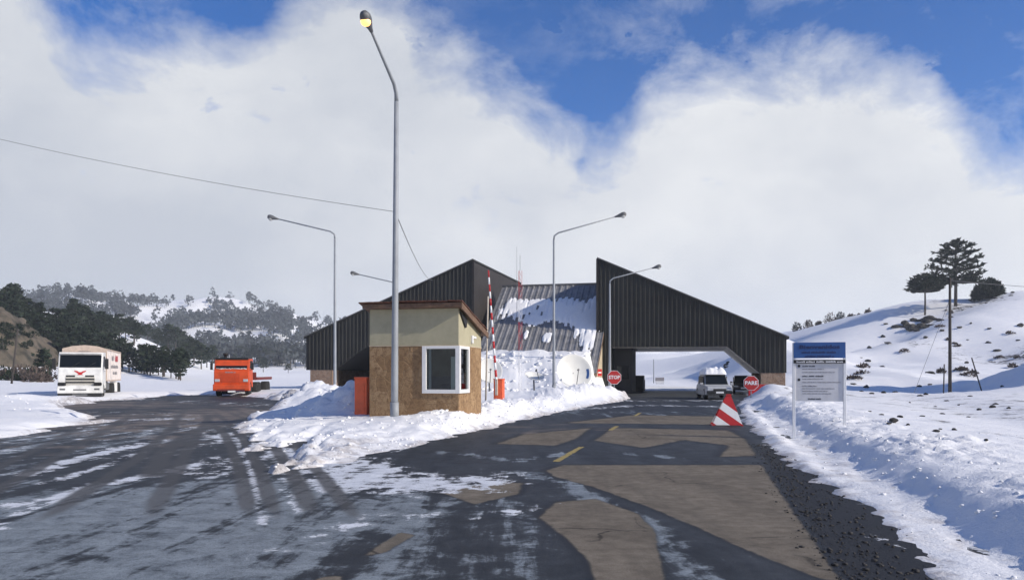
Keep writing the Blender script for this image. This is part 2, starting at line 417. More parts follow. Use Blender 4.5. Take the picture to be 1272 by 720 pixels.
def asphalt_material():
    m, n, l, b = new_mat('asphalt_with_ice')
    A = lambda op, a, c=None, d=None, clamp=False: math_node(n, l, op, a, c, d, clamp)
    fine = tnoise(n, l, 70., 4, .7); mid = tnoise(n, l, 5., 6, .65); big = tnoise(n, l, .7, 5, .6, .4)
    edge = tnoise(n, l, 2.6, 10, .74, .4); grit = tnoise(n, l, 17., 5, .72)
    streak = tnoise(n, l, 1.0, 9, .66, .35, (1.7, .20, 1), rot=R(7))
    streak2 = tnoise(n, l, 1.0, 9, .7, .5, (.35, 1.7, 1), rot=R(12))
    vor = N(n, 'ShaderNodeTexVoronoi'); vor.inputs['Scale'].default_value = 55; tc = N(n, 'ShaderNodeTexCoord'); l.new(tc.outputs['Object'], vor.inputs['Vector'])
    e0 = A('MULTIPLY', A('SUBTRACT', edge, .5), .55)
    wet = mix_rgb(n, l, ramp(n, l, A('ADD', A('ADD', A('MULTIPLY', fine, .35), A('MULTIPLY', edge, .35)), A('MULTIPLY', streak, .30)), .38, .62), (.010, .0115, .0135), (.054, .060, .066))
    drycol = mix_rgb(n, l, ramp(n, l, A('ADD', A('MULTIPLY', fine, .55), A('MULTIPLY', mid, .45)), .36, .66), (.120, .101, .078), (.250, .216, .170))
    drycol = mix_rgb(n, l, A('MULTIPLY', ramp(n, l, streak, .46, .66), .5), drycol, (.11, .098, .080))
    drycol = mix_rgb(n, l, A('MULTIPLY', ramp(n, l, big, .40, .68), .45), drycol, (.088, .074, .058))
    drycol = mix_rgb(n, l, ramp(n, l, vor.outputs['Distance'], .05, .0), drycol, (.28, .26, .23))
    # dry lane
    dmask = ramp(n, l, A('ADD', attr(n, 'dry'), A('MULTIPLY', e0, .8)), .42, .60)
    col = mix_rgb(n, l, dmask, wet, drycol)
    rim = A('MULTIPLY', ramp(n, l, A('ADD', attr(n, 'dry'), A('MULTIPLY', e0, .8)), .12, .44), A('SUBTRACT', 1.0, dmask))
    col = mix_rgb(n, l, A('MULTIPLY', rim, .7), col, (.012, .013, .015))
    vc = N(n, 'ShaderNodeTexVoronoi', feature='DISTANCE_TO_EDGE'); vc.inputs['Scale'].default_value = .42
    wv = N(n, 'ShaderNodeTexNoise'); wv.inputs['Scale'].default_value = 1.6; wv.inputs['Detail'].default_value = 6; l.new(tc.outputs['Object'], wv.inputs['Vector'])
    wa = N(n, 'ShaderNodeVectorMath', operation='MULTIPLY_ADD'); wa.inputs[1].default_value = (.9, .9, 0); l.new(wv.outputs['Color'], wa.inputs[0]); l.new(tc.outputs['Object'], wa.inputs[2]); l.new(wa.outputs[0], vc.inputs['Vector'])
    crack = A('MULTIPLY', ramp(n, l, vc.outputs['Distance'], .012, .002), ramp(n, l, big, .48, .60))
    col = mix_rgb(n, l, A('MULTIPLY', crack, .7), col, (.02, .019, .018))
    # brown slush
    mud = attr(n, 'mud')
    mm = A('MULTIPLY', ramp(n, l, A('ADD', mud, A('ADD', A('MULTIPLY', A('SUBTRACT', big, .5), 2.4), A('MULTIPLY', A('SUBTRACT', streak2, .5), 1.8))), .35, .85), ramp(n, l, mud, .02, .3))
    mm = A('MULTIPLY', mm, A('SUBTRACT', 1.0, dmask))
    col = mix_rgb(n, l, A('MULTIPLY', mm, .85), col, mix_rgb(n, l, mid, (.085, .066, .052), (.30, .245, .20)))
    # grey-blue ice film, streaked by wheels
    ice = attr(n, 'ice')
    isrc = A('ADD', A('ADD', A('MULTIPLY', A('SUBTRACT', streak, .5), 1.3), A('MULTIPLY', e0, 1.4)), ice)
    im = ramp(n, l, isrc, .42, .58)
    grain = ramp(n, l, A('ADD', A('ADD', A('MULTIPLY', fine, .35), A('MULTIPLY', grit, .25)), A('MULTIPLY', edge, .40)), .40, .60)
    icecol = mix_rgb(n, l, grain, (.060, .076, .090), (.285, .325, .35))
    im2 = A('MULTIPLY', im, A('SUBTRACT', 1.0, dmask))
    col = mix_rgb(n, l, A('MULTIPLY', im2, .92), col, icecol)
    # drifted snow film, whiter
    snow = attr(n, 'snow')
    ssrc = A('ADD', A('ADD', A('MULTIPLY', A('SUBTRACT', streak, .5), 1.1), A('MULTIPLY', A('SUBTRACT', edge, .5), 1.7)), snow)
    sm = ramp(n, l, ssrc, .50, .64)
    sm = A('MULTIPLY', sm, ramp(n, l, snow, .02, .2))
    col = mix_rgb(n, l, A('MULTIPLY', sm, .93), col, mix_rgb(n, l, grain, (.50, .53, .58), (.80, .82, .85)))
    # grit and melted-through holes
    col = mix_rgb(n, l, A('MULTIPLY', A('MULTIPLY', ramp(n, l, A('ADD', grit, A('MULTIPLY', e0, .25)), .60, .66), A('MAXIMUM', im2, sm)), .75), col, (.035, .037, .040))
    # tyre tracks wear it off again
    tr = attr(n, 'track')
    tm = ramp(n, l, A('ADD', tr, A('ADD', A('MULTIPLY', e0, 1.3), A('MULTIPLY', A('SUBTRACT', streak, .5), .9))), .34, .80)
    col = mix_rgb(n, l, A('MULTIPLY', tm, .88), col, mix_rgb(n, l, fine, (.032, .032, .032), (.085, .082, .078)))
    # black gravel shoulder
    gr = attr(n, 'gravel')
    gm = ramp(n, l, A('ADD', gr, A('ADD', A('MULTIPLY', e0, 1.0), A('MULTIPLY', A('SUBTRACT', grit, .5), .6))), .42, .56)
    gm = A('MULTIPLY', gm, A('SUBTRACT', 1.0, A('MULTIPLY', sm, .85)))
    col = mix_rgb(n, l, gm, col, mix_rgb(n, l, ramp(n, l, vor.outputs['Distance'], .0, .6), (.050, .047, .044), (.012, .012, .012)))
    l.new(col, b.inputs['Base Color'])
    rg = mix_rgb(n, l, im2, (.62, .62, .62), (.46, .46, .46)); rg = mix_rgb(n, l, dmask, rg, (.85, .85, .85)); rg = mix_rgb(n, l, sm, rg, (.75, .75, .75))
    l.new(rg, b.inputs['Roughness'])
    sp = mix_rgb(n, l, dmask, (.28, .28, .28), (.12, .12, .12)); l.new(sp, b.inputs['Specular IOR Level'])
    bp = N(n, 'ShaderNodeBump'); bp.inputs['Strength'].default_value = .5; bp.inputs['Distance'].default_value = .02
    hb = A('ADD', A('MULTIPLY', fine, .35), A('ADD', A('MULTIPLY', sm, .8), A('MULTIPLY', im2, A('MULTIPLY', mid, .5))))
    l.new(hb, bp.inputs['Height']); l.new(bp.outputs[0], b.inputs['Normal'])
    return m

def stone_material(name, c0, c1, c2, mortar, scale=3.0, bump=.6):
    m, n, l, b = new_mat(name)
    tc = N(n, 'ShaderNodeTexCoord')
    wz = N(n, 'ShaderNodeTexNoise'); wz.inputs['Scale'].default_value = 3; wz.inputs['Detail'].default_value = 4; l.new(tc.outputs['Object'], wz.inputs['Vector'])
    va = N(n, 'ShaderNodeVectorMath', operation='MULTIPLY_ADD'); va.inputs[1].default_value = (.22, .22, .22); l.new(wz.outputs['Color'], va.inputs[0]); l.new(tc.outputs['Object'], va.inputs[2])
    v = N(n, 'ShaderNodeTexVoronoi'); v.inputs['Scale'].default_value = scale; l.new(va.outputs[0], v.inputs['Vector'])
    v2 = N(n, 'ShaderNodeTexVoronoi', feature='DISTANCE_TO_EDGE'); v2.inputs['Scale'].default_value = scale; l.new(va.outputs[0], v2.inputs['Vector'])
    sx = N(n, 'ShaderNodeSeparateXYZ'); l.new(v.outputs['Color'], sx.inputs[0])
    col = mix_rgb(n, l, ramp(n, l, sx.outputs[0], 0, 1), c0, c1)
    fz = tnoise(n, l, 7., 7, .7); col = mix_rgb(n, l, ramp(n, l, fz, .42, .66), col, c2)
    fz2 = tnoise(n, l, 28., 5, .7); col = mix_rgb(n, l, math_node(n, l, 'MULTIPLY', ramp(n, l, fz2, .45, .75), .45), col, tuple(c * .45 for c in c0))
    ed = ramp(n, l, v2.outputs['Distance'], .0, .035)
    col = mix_rgb(n, l, ed, mortar, col)
    l.new(col, b.inputs['Base Color']); b.inputs['Roughness'].default_value = .85; b.inputs['Specular IOR Level'].default_value = .2
    bp = N(n, 'ShaderNodeBump'); bp.inputs['Strength'].default_value = bump; bp.inputs['Distance'].default_value = .03
    l.new(math_node(n, l, 'ADD', ed, math_node(n, l, 'MULTIPLY', fz, .7)), bp.inputs['Height']); l.new(bp.outputs[0], b.inputs['Normal'])
    return m
def glass_material(name, tint=(.28, .33, .36), rough=.02):
    m = bpy.data.materials.new(name); m.use_nodes = True; n, l = m.node_tree.nodes, m.node_tree.links; n.clear()
    o = N(n, 'ShaderNodeOutputMaterial'); tr = N(n, 'ShaderNodeBsdfTransparent'); tr.inputs[0].default_value = (*tint, 1)
    g = N(n, 'ShaderNodeBsdfGlossy'); g.inputs['Roughness'].default_value = rough
    f = N(n, 'ShaderNodeFresnel'); f.inputs[0].default_value = 1.5
    mx = N(n, 'ShaderNodeMixShader'); l.new(f.outputs[0], mx.inputs[0]); l.new(tr.outputs[0], mx.inputs[1]); l.new(g.outputs[0], mx.inputs[2]); l.new(mx.outputs[0], o.inputs[0])
    return m

MAT = {}
MAT['snow'] = snow_material()
MAT['asphalt'] = asphalt_material()
MAT['clad'] = mat('dark_cladding', (.016, .0168, .0148), .65, .0, .45, .6, .08, 20)
MAT['clad_brown'] = mat('brown_cladding', (.024, .019, .016), .65, .0, .25, 1.0)
MAT['roofmetal'] = mat('grey_roof_sheet', (.225, .222, .225), .5, .1, .3, 1.6)
MAT['trim'] = mat('metal_trim', (.13, .13, .13), .5, .3)
MAT['soffit'] = mat('brightened_soffit', (.86, .86, .86), .7, 0, .15, 1.2)  # near-white base colour imitates snow light bounced onto the hall ceiling
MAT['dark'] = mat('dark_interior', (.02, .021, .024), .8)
MAT['lining'] = mat('booth_lining', (.10, .105, .11), .8, 0, .5, 3.)
MAT['cream'] = mat('cream_wall', (.50, .42, .30), .8, 0, .15, 2.5)
MAT['pier'] = stone_material('pier_stone', (.30, .20, .135), (.40, .28, .20), (.22, .15, .11), (.34, .30, .26), 3.6)
MAT['slab'] = stone_material('booth_stone', (.29, .18, .094), (.39, .26, .145), (.20, .12, .065), (.29, .19, .105), 2.6, .4)
MAT['plaster'] = mat('khaki_plaster', (.41, .375, .255), .85, 0, .10, 3., .1, 60)
MAT['wood'] = mat('brown_fascia', (.15, .088, .055), .7, 0, .45, 5.)
MAT['shingle'] = mat('rust_shingle', (.13, .055, .035), .85, 0, .5, 9.)
MAT['white'] = mat('white_paint', (.80, .80, .78), .4, 0, .06, 5.)
MAT['frame'] = mat('white_frame', (.80, .79, .77), .4, 0, .05, 5.)
MAT['glass'] = glass_material('window_glass', (.62, .68, .70))
MAT['autoglass'] = glass_material('windscreen_glass', (.12, .14, .15))
MAT['galv'] = mat('galvanised_steel', (.29, .31, .335), .62, .1, .12, 3.)
MAT['galv_dark'] = mat('weathered_steel', (.13, .133, .137), .6, .2, .2, 3.)
MAT['orange'] = mat('orange_red_paint', (.78, .13, .045), .45, 0, .15, 3.)
MAT['truck_orange'] = mat('orange_cab_paint', (.60, .075, .014), .4, 0, .25, 1.6)
MAT['red'] = mat('red_paint', (.48, .022, .022), .45, 0, .15, 6.)
MAT['signwhite'] = mat('sign_white', (.78, .78, .78), .5, 0, .05)
MAT['signgrey'] = mat('sign_panel_grey', (.58, .58, .60), .55, 0, .08, 4.)
MAT['signblue'] = mat('sign_blue', (.020, .085, .27), .5, 0, .12, 5.)
MAT['navy'] = mat('sign_navy', (.008, .022, .10), .5)
MAT['black'] = mat('black_paint', (.014, .014, .015), .5)
MAT['inkgrey'] = mat('grey_print', (.22, .21, .22), .6)
MAT['rubber'] = mat('tyre_rubber', (.018, .018, .018), .85)
MAT['rim'] = mat('wheel_rim', (.22, .21, .20), .5, .6)
MAT['truck_white'] = mat('white_cab_paint', (.72, .715, .69), .35, 0, .2, 1.8)
MAT['tarp'] = mat('cargo_tarp', (.74, .68, .645), .7, 0, .12, 1.5)
MAT['tarp_trim'] = mat('cargo_trim', (.50, .40, .33), .7, 0, .15)
MAT['chrome'] = mat('grille_metal', (.52, .49, .42), .4, .4)
MAT['lampglass'] = mat('headlight_glass', (.50, .52, .54), .1, .3)
MAT['maroon'] = mat('flatbed_red', (.16, .025, .022), .6, 0, .3, 2.)
MAT['yellow'] = mat('road_yellow', (.36, .27, .075), .85, 0, .35, 18., dirt=(.12, .10, .06))
MAT['dish'] = mat('dish_white', (.76, .75, .70), .5, 0, .05, 2.)
MAT['bark'] = mat('araucaria_bark', (.060, .050, .044), .9, 0, .3, 5., .5, 20)
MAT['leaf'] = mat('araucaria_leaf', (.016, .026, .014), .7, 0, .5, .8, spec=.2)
MAT['leaf_far'] = mat('far_leaf', (.060, .070, .074), .8, 0, .45, .05, spec=.1)  # paler grey-blue leaf: frost, plus haze put into the colour
MAT['scrub'] = mat('bare_scrub', (.085, .062, .052), .9, 0, .4, 2.)
MAT['polewood'] = mat('pole_wood', (.050, .042, .037), .9, 0, .3, 4.)
MAT['rock'] = mat('dark_rock', (.040, .037, .034), .9, 0, .5, 3., .6, 8)
MAT['hill'] = mat('bare_hill_earth', (.095, .076, .055), .95, 0, .6, .30, .9, 1.6, dirt=(.016, .017, .011))
MAT['paperpole'] = mat('pale_wood', (.50, .44, .36), .7)
MAT['wire'] = mat('cable', (.16, .16, .17), .6)
MAT['bulb'] = mat('lit_lamp', (.9, .6, .3), .3, emit=(1.0, .42, .10, 2.6))
MAT['lens'] = mat('lamp_lens', (.55, .55, .52), .25)
MAT['carwhite'] = mat('car_white', (.42, .43, .44), .3)
MAT['carblack'] = mat('car_dark', (.012, .012, .014), .35)

# ------------------------------------------------------------------ ground
def spaced(lo, flo, fhi, hi, step, growth):
    mid = list(np.arange(flo, fhi, step)); a = []; p = flo; d = step
    while p > lo: d *= growth; p -= d; a.append(p)
    b = []; p = mid[-1]; d = step
    while p < hi: d *= growth; p += d; b.append(p)
    return np.array(a[::-1] + mid + b)
def sheet(name, xs, ys, zfun, material, attrs):
    X, Y = np.meshgrid(xs, ys); x = X.ravel(); y = Y.ravel(); z = zfun(x, y)
    nx, ny = len(xs), len(ys)
    me = bpy.data.meshes.new(name); me.vertices.add(nx * ny)
    co = np.empty((nx * ny, 3), np.float32); co[:, 0] = x; co[:, 1] = y; co[:, 2] = z
    me.vertices.foreach_set('co', co.ravel())
    i = np.arange(nx * ny).reshape(ny, nx)
    q = np.stack([i[:-1, :-1], i[:-1, 1:], i[1:, 1:], i[1:, :-1]], -1).reshape(-1)
    nf = (nx - 1) * (ny - 1)
    me.loops.add(nf * 4); me.loops.foreach_set('vertex_index', q.astype(np.int32))
    me.polygons.add(nf); me.polygons.foreach_set('loop_start', np.arange(0, nf * 4, 4, dtype=np.int32))
    me.polygons.foreach_set('use_smooth', np.ones(nf, bool))
    me.update(calc_edges=True); me.materials.append(material)
    for k, fn in attrs.items():
        a = me.attributes.new(k, 'FLOAT', 'POINT'); a.data.foreach_set('value', fn(x, y).astype(np.float32))
    o = bpy.data.objects.new(name, me); COL.objects.link(o); return o

def dirt_at(x, y):
    s = x * DX + y * DY; t = x * PX + y * PY
    d = np.minimum(sdpoly(x, y, ROAD_POLY), sdpoly(x, y, LOT_POLY))
    v = .68 * np.exp(-np.clip(d, 0, None) / .55) * (y < 80)
    v = np.maximum(v, .42 * sstep(3.1, 2.3, t) * sstep(1.2, 1.7, t) * (s < 48))
    v = np.maximum(v, .58 * np.exp(-(((x + 3.4) / 3.4) ** 2 + ((y - 15.8) / 5.0) ** 2)))
    v = np.maximum(v, .55 * np.exp(-(((x + 13) / 3.5) ** 2 + ((y - 40) / 8) ** 2)))
    v = np.maximum(v, .40 * np.exp(-np.clip(sdpoly(x, y, LOT_POLY), 0, None) / 2.0) * (x < -8) * (y > 18) * (y < 60))
    return v
BARE_LINES = [([flat(1040, 506, .15), flat(1100, 514, .15), flat(1160, 526, .15), flat(1230, 541, .15), flat(1330, 556, .15)], 1.0, .52),
              ([flat(1030, 499, .2), flat(1075, 493, .2), flat(1110, 487, .2)], 1.3, .55),
              ([flat(1046, 512, .15), flat(1130, 522, .15)], .9, .5)]
def bare_at(x, y):
    v = np.zeros_like(x)
    for pts, w, am in BARE_LINES: v = np.maximum(v, am * np.exp(-(sdline(x, y, pts) / w) ** 2))
    r = .45 * x + .89 * y
    v = np.maximum(v, .54 * sstep(11, 17, x) * sstep(20, 28, y) * sstep(78, 56, r)); v = np.maximum(v, np.clip(.30 + .55 * fbm(x * .045, y * .045, 3), 0, .62) * sstep(30, 50, x) * sstep(70, 90, y) * sstep(210, 180, y))
    v = np.maximum(v, .50 * np.exp(-(((x - 84) / 9) ** 2 + ((y - 165) / 9) ** 2)))
    v = np.maximum(v, .50 * np.exp(-(((x - 105) / 16) ** 2 + ((y - 172) / 10) ** 2)))
    v = np.maximum(v, .42 * np.exp(-(((x - 33.5) / 3.5) ** 2 + ((y - 122) / 9) ** 2)))
    v = np.maximum(v, .36 * sstep(-34, -48, x) * sstep(60, 75, y) * sstep(150, 120, y))
    v = np.maximum(v, .30 * sstep(300, 420, np.hypot(x, y)) * sstep(1100, 900, y))
    return v
gx = spaced(-3200, -9, 11, 3200, .085, 1.036); gy = spaced(-300, 5.2, 30, 4200, .085, 1.030)
ground = sheet('snow_ground', gx, gy, H, MAT['snow'], {'dirt': dirt_at, 'bare': bare_at}); ground['kind'] = 'structure'
_zs = np.empty(len(ground.data.vertices) * 3, np.float32); ground.data.vertices.foreach_get('co', _zs); HMIN, HMAX = _zs[2::3].min(), _zs[2::3].max(); print('terrain', HMIN, HMAX)

# what lies on the asphalt, from places in the photograph put back on the ground
def G(*pts): return [flat(px, py) for px, py in pts]
DRY = [G((676, 584), (700, 577), (946, 577), (1047, 724), (1012, 716), (930, 684), (860, 652), (800, 627), (735, 604), (690, 592)),
       G((668, 642), (690, 623), (740, 619), (795, 638), (815, 660), (822, 700), (830, 740), (745, 740), (730, 695), (695, 662)),
       G((548, 612), (598, 599), (650, 599), (645, 613), (590, 626)),
       G((760, 531), (905, 534), (926, 545), (940, 566), (893, 567), (905, 553), (850, 546), (800, 556), (738, 547)),
       G((615, 551), (650, 539), (735, 531), (715, 545), (690, 553)),
       G((700, 525), (790, 515), (900, 517), (918, 528), (800, 526)),
       G((452, 690), (495, 660), (517, 664), (480, 686)), G((372, 735), (395, 716), (425, 714), (430, 735))]
TRACKS = [(G((205, 496), (250, 512), (280, 540), (297, 580), (312, 650)), .20), (G((215, 496), (268, 512), (300, 540), (322, 580), (345, 650)), .20),
          (G((250, 498), (300, 518), (335, 545), (365, 590), (400, 660)), .24), (G((262, 498), (322, 520), (362, 548), (405, 596), (455, 660)), .22),
          (G((150, 500), (120, 520), (50, 556), (-60, 606)), .24), (G((175, 502), (150, 524), (80, 562), (-60, 640)), .24), (G((230, 505), (215, 530), (170, 570), (60, 640), (-40, 700)), .26),
          (G((262, 515), (240, 545), (210, 600), (160, 690)), .26), (G((190, 590), (205, 560), (240, 535), (300, 520)), .4)]
def poly_mask(polys, soft):
    def f(x, y):
        d = np.full(x.shape, 1e9)
        for p in polys: d = np.minimum(d, sdpoly(x, y, p))
        w = np.clip(.02 * y, .05, 1) * soft
        return np.clip(.5 - d / (2 * w), 0, 1)
    return f
def ice_at(x, y):
    px = 636 + FPX * x / np.maximum(y, 3); s = x * DX + y * DY; t = x * PX + y * PY
    v = .10 + .52 * np.exp(-((x + 4.2) / 6.0) ** 2) * sstep(18, 9, y)
    v = np.maximum(v, .44 * sstep(-4, -9, x) * sstep(34, 22, y))
    v = np.maximum(v, .52 * np.exp(-(sdline(x, y, G((640, 585), (700, 600), (800, 650), (880, 700), (920, 740))) / .45) ** 2))
    v = np.maximum(v, .48 * np.exp(-(sdline(x, y, G((540, 560), (640, 572), (730, 560), (800, 565), (900, 572))) / .5) ** 2))
    v = np.maximum(v, .40 * np.exp(-((y - 33) / 5) ** 2) * (t > -6) * (t < 2))
    return v
def snowfilm_at(x, y):
    s = x * DX + y * DY; t = x * PX + y * PY
    v = .36 * sstep(-3, -7, x) * sstep(34, 26, y) * sstep(10, 15, y)
    for pts, w, am in ((G((250, 590), (300, 568), (400, 560)), .9, .55), (G((-60, 640), (40, 622), (120, 610)), .35, .5), (G((90, 572), (200, 548), (220, 545)), .5, .5),
                       (G((480, 605), (560, 600), (640, 588)), .55, .5), (G((590, 645), (680, 625)), .35, .5), (G((330, 690), (480, 640), (560, 640)), .5, .42),
                       (G((380, 560), (470, 600), (560, 600)), 1.5, .72), (G((240, 530), (330, 560), (400, 600)), 1.1, .52), (G((30, 590), (130, 560), (210, 545)), .45, .62), (G((292, 545), (312, 585), (328, 650)), .16, .62), (G((330, 540), (345, 570), (372, 640)), .2, .5), (G((0, 530), (120, 522), (215, 520)), 1.6, .55), (G((60, 600), (180, 560)), .25, .6), (G((-20, 660), (110, 600)), .25, .55), (G((140, 600), (250, 575)), .35, .6), (G((0, 560), (120, 545)), .8, .40), (G((90, 512), (240, 515)), 2.5, .40), (G((180, 496), (330, 503)), 3.5, .42), (G((640, 512), (800, 503), (905, 505)), 1.3, .55), (G((700, 498), (900, 497)), 2.5, .5), (G((350, 560), (430, 620)), .8, .42)):
        v = np.maximum(v, am * np.exp(-(sdline(x, y, pts) / w) ** 2))
    d = np.minimum(sdpoly(x, y, ROAD_POLY), sdpoly(x, y, LOT_POLY))
    v = np.maximum(v, .42 * np.exp(d / .55) * (d < 0) * (t < -3))
    v = np.maximum(v, .42 * sstep(1.55, 2.1, t) * (s < 45)); v = np.maximum(v, .25 * sstep(1.1, 1.3, t) * (s < 45))
    return v
def mud_at(x, y):
    v = .82 * np.exp(-(((x + 11.5) / 6) ** 2 + ((y - 31) / 13) ** 2))
    v = np.maximum(v, .70 * np.exp(-(((x + 22) / 8) ** 2 + ((y - 42) / 7) ** 2)))
    v = np.maximum(v, .40 * np.exp(-(((x - 1.5) / 2.5) ** 2 + ((y - 24) / 4) ** 2)))
    return v
def track_at(x, y):
    v = np.zeros_like(x)
    for p, w in TRACKS: v = np.maximum(v, np.exp(-(sdline(x, y, p) / (w * .72)) ** 2))
    return v * .95 * sstep(7.8, 10.5, y)
def gravel_at(x, y):
    s = x * DX + y * DY; t = x * PX + y * PY
    return sstep(.92, 1.26, t) * sstep(20.5, 17, s)
ax_ = spaced(-62, -7, 5, 30, .075, 1.03); ay_ = spaced(-30, 5.0, 22, 100, .075, 1.025)
road = sheet('road', ax_, ay_, lambda x, y: np.zeros_like(x), MAT['asphalt'],
             {'dry': poly_mask(DRY, 1.0), 'ice': ice_at, 'snow': snowfilm_at, 'mud': mud_at, 'track': track_at, 'gravel': gravel_at})
road['kind'] = 'structure'

# yellow centre dashes, laid on the asphalt
for k, (s0, s1) in enumerate(((14.75, 17.85), (23.3, 25.2), (31.5, 34.0))):
    mb = MB(); nseg = 14; vs = []
    for i in range(nseg + 1):
        s = s0 + (s1 - s0) * i / nseg
        for sg in (-1, 1):
            t = -2.77 + sg * (.065 + .012 * random.uniform(-1, 1)); x, y = st(s, t); vs.append((x, y, .004))
    mb.add(vs, [(2 * i, 2 * i + 1, 2 * i + 3, 2 * i + 2) for i in range(nseg)])
    o = mb.build('road_marking', MAT['yellow']); o.parent = road

# ------------------------------------------------------------------ text helper
def text_mesh(body, size, depth=.004, align='CENTER', bold=0.0):
    c = bpy.data.curves.new('lettering', 'FONT'); c.body = body; c.size = size; c.extrude = depth; c.align_x = align; c.align_y = 'CENTER'; c.offset = bold; c.resolution_u = 2
    t = bpy.data.objects.new('lettering', c); me = bpy.data.meshes.new_from_object(t)
    bpy.data.objects.remove(t); bpy.data.curves.remove(c); return me
def lettering(body, size, material, parent, loc, rot=(R(90), 0, 0), bold=0., width=None, name='lettering'):
    me = text_mesh(body, size, bold=bold); me.materials.clear(); me.materials.append(material)
    o = bpy.data.objects.new(name, me); COL.objects.link(o); o.parent = parent; o.location = loc; o.rotation_euler = rot
    if width:
        xs = [v.co.x for v in me.vertices]; w = max(xs) - min(xs)
        if w > 0: o.scale = (width / w, 1, 1)
    return o
def word_strokes(mb, x0, x1, z, h, y, mi=0, seed=1, thick=.003):
    """a line of print too small to read: uneven upright strokes grouped into words"""
    rr = random.Random(seed); x = x0
    while x < x1:
        wl_ = rr.uniform(2.5, 7) * h
        e = min(x + wl_, x1)
        while x < e - .2 * h:
            w = h * rr.uniform(.22, .42); k = rr.uniform(.6, 1.0)
            mb.box(x, min(x + w, e), y - thick, y, z, z + h * k, mi); x += w + h * .16
        x = e + h * .55

# ------------------------------------------------------------------ inspection halls of the border post
def u_on_front(px, F0):
    """distance along the hall front (to the right) that appears at photo column px"""
    k = (px - 636) / FPX
    return (k * F0[1] - F0[0]) / (PX - k * PY)
S_FRONT = 65.8
def hall_frame(px_left, S):
    k = (px_left - 636) / FPX; y = S / (k * DX + DY); return (k * y, y)

def ribbed(mb, u0, u1, bottom, top, v, breaks=(), period=.36, rib=.055, mi=0, flip=1):
    """upright trapezoid-ribbed sheet in the plane v, between bottom(u) and top(u)"""
    us = []; u = u0
    while u < u1:
        for a, d in ((0, 0), (.55, 0), (.65, 1), (.9, 1)):
            us.append((u + a * period, -rib * d * flip))
        u += period
    us = [q for q in us if q[0] < u1] + [(u1, 0)]
    def vd(x):
        for (a, da), (b, db) in zip(us[:-1], us[1:]):
            if a <= x <= b: return da + (db - da) * (x - a) / (b - a + 1e-9)
        return 0
    pts = [(x, d, 0) for x, d in us]
    for b in breaks:
        if u0 < b < u1: pts += [(b - 1e-4, vd(b), 0), (b + 1e-4, vd(b), 0)]
    pts.sort()
    for (a, da, _), (b, db, _) in zip(pts[:-1], pts[1:]):
        if b - a < 5e-4: continue
        ea, eb = a + 2e-4, b - 2e-4
        mb.add([(a, v + da, bottom(ea)), (b, v + db, bottom(eb)), (b, v + db, top(eb)), (a, v + da, top(ea))], [(0, 1, 2, 3)], mi)

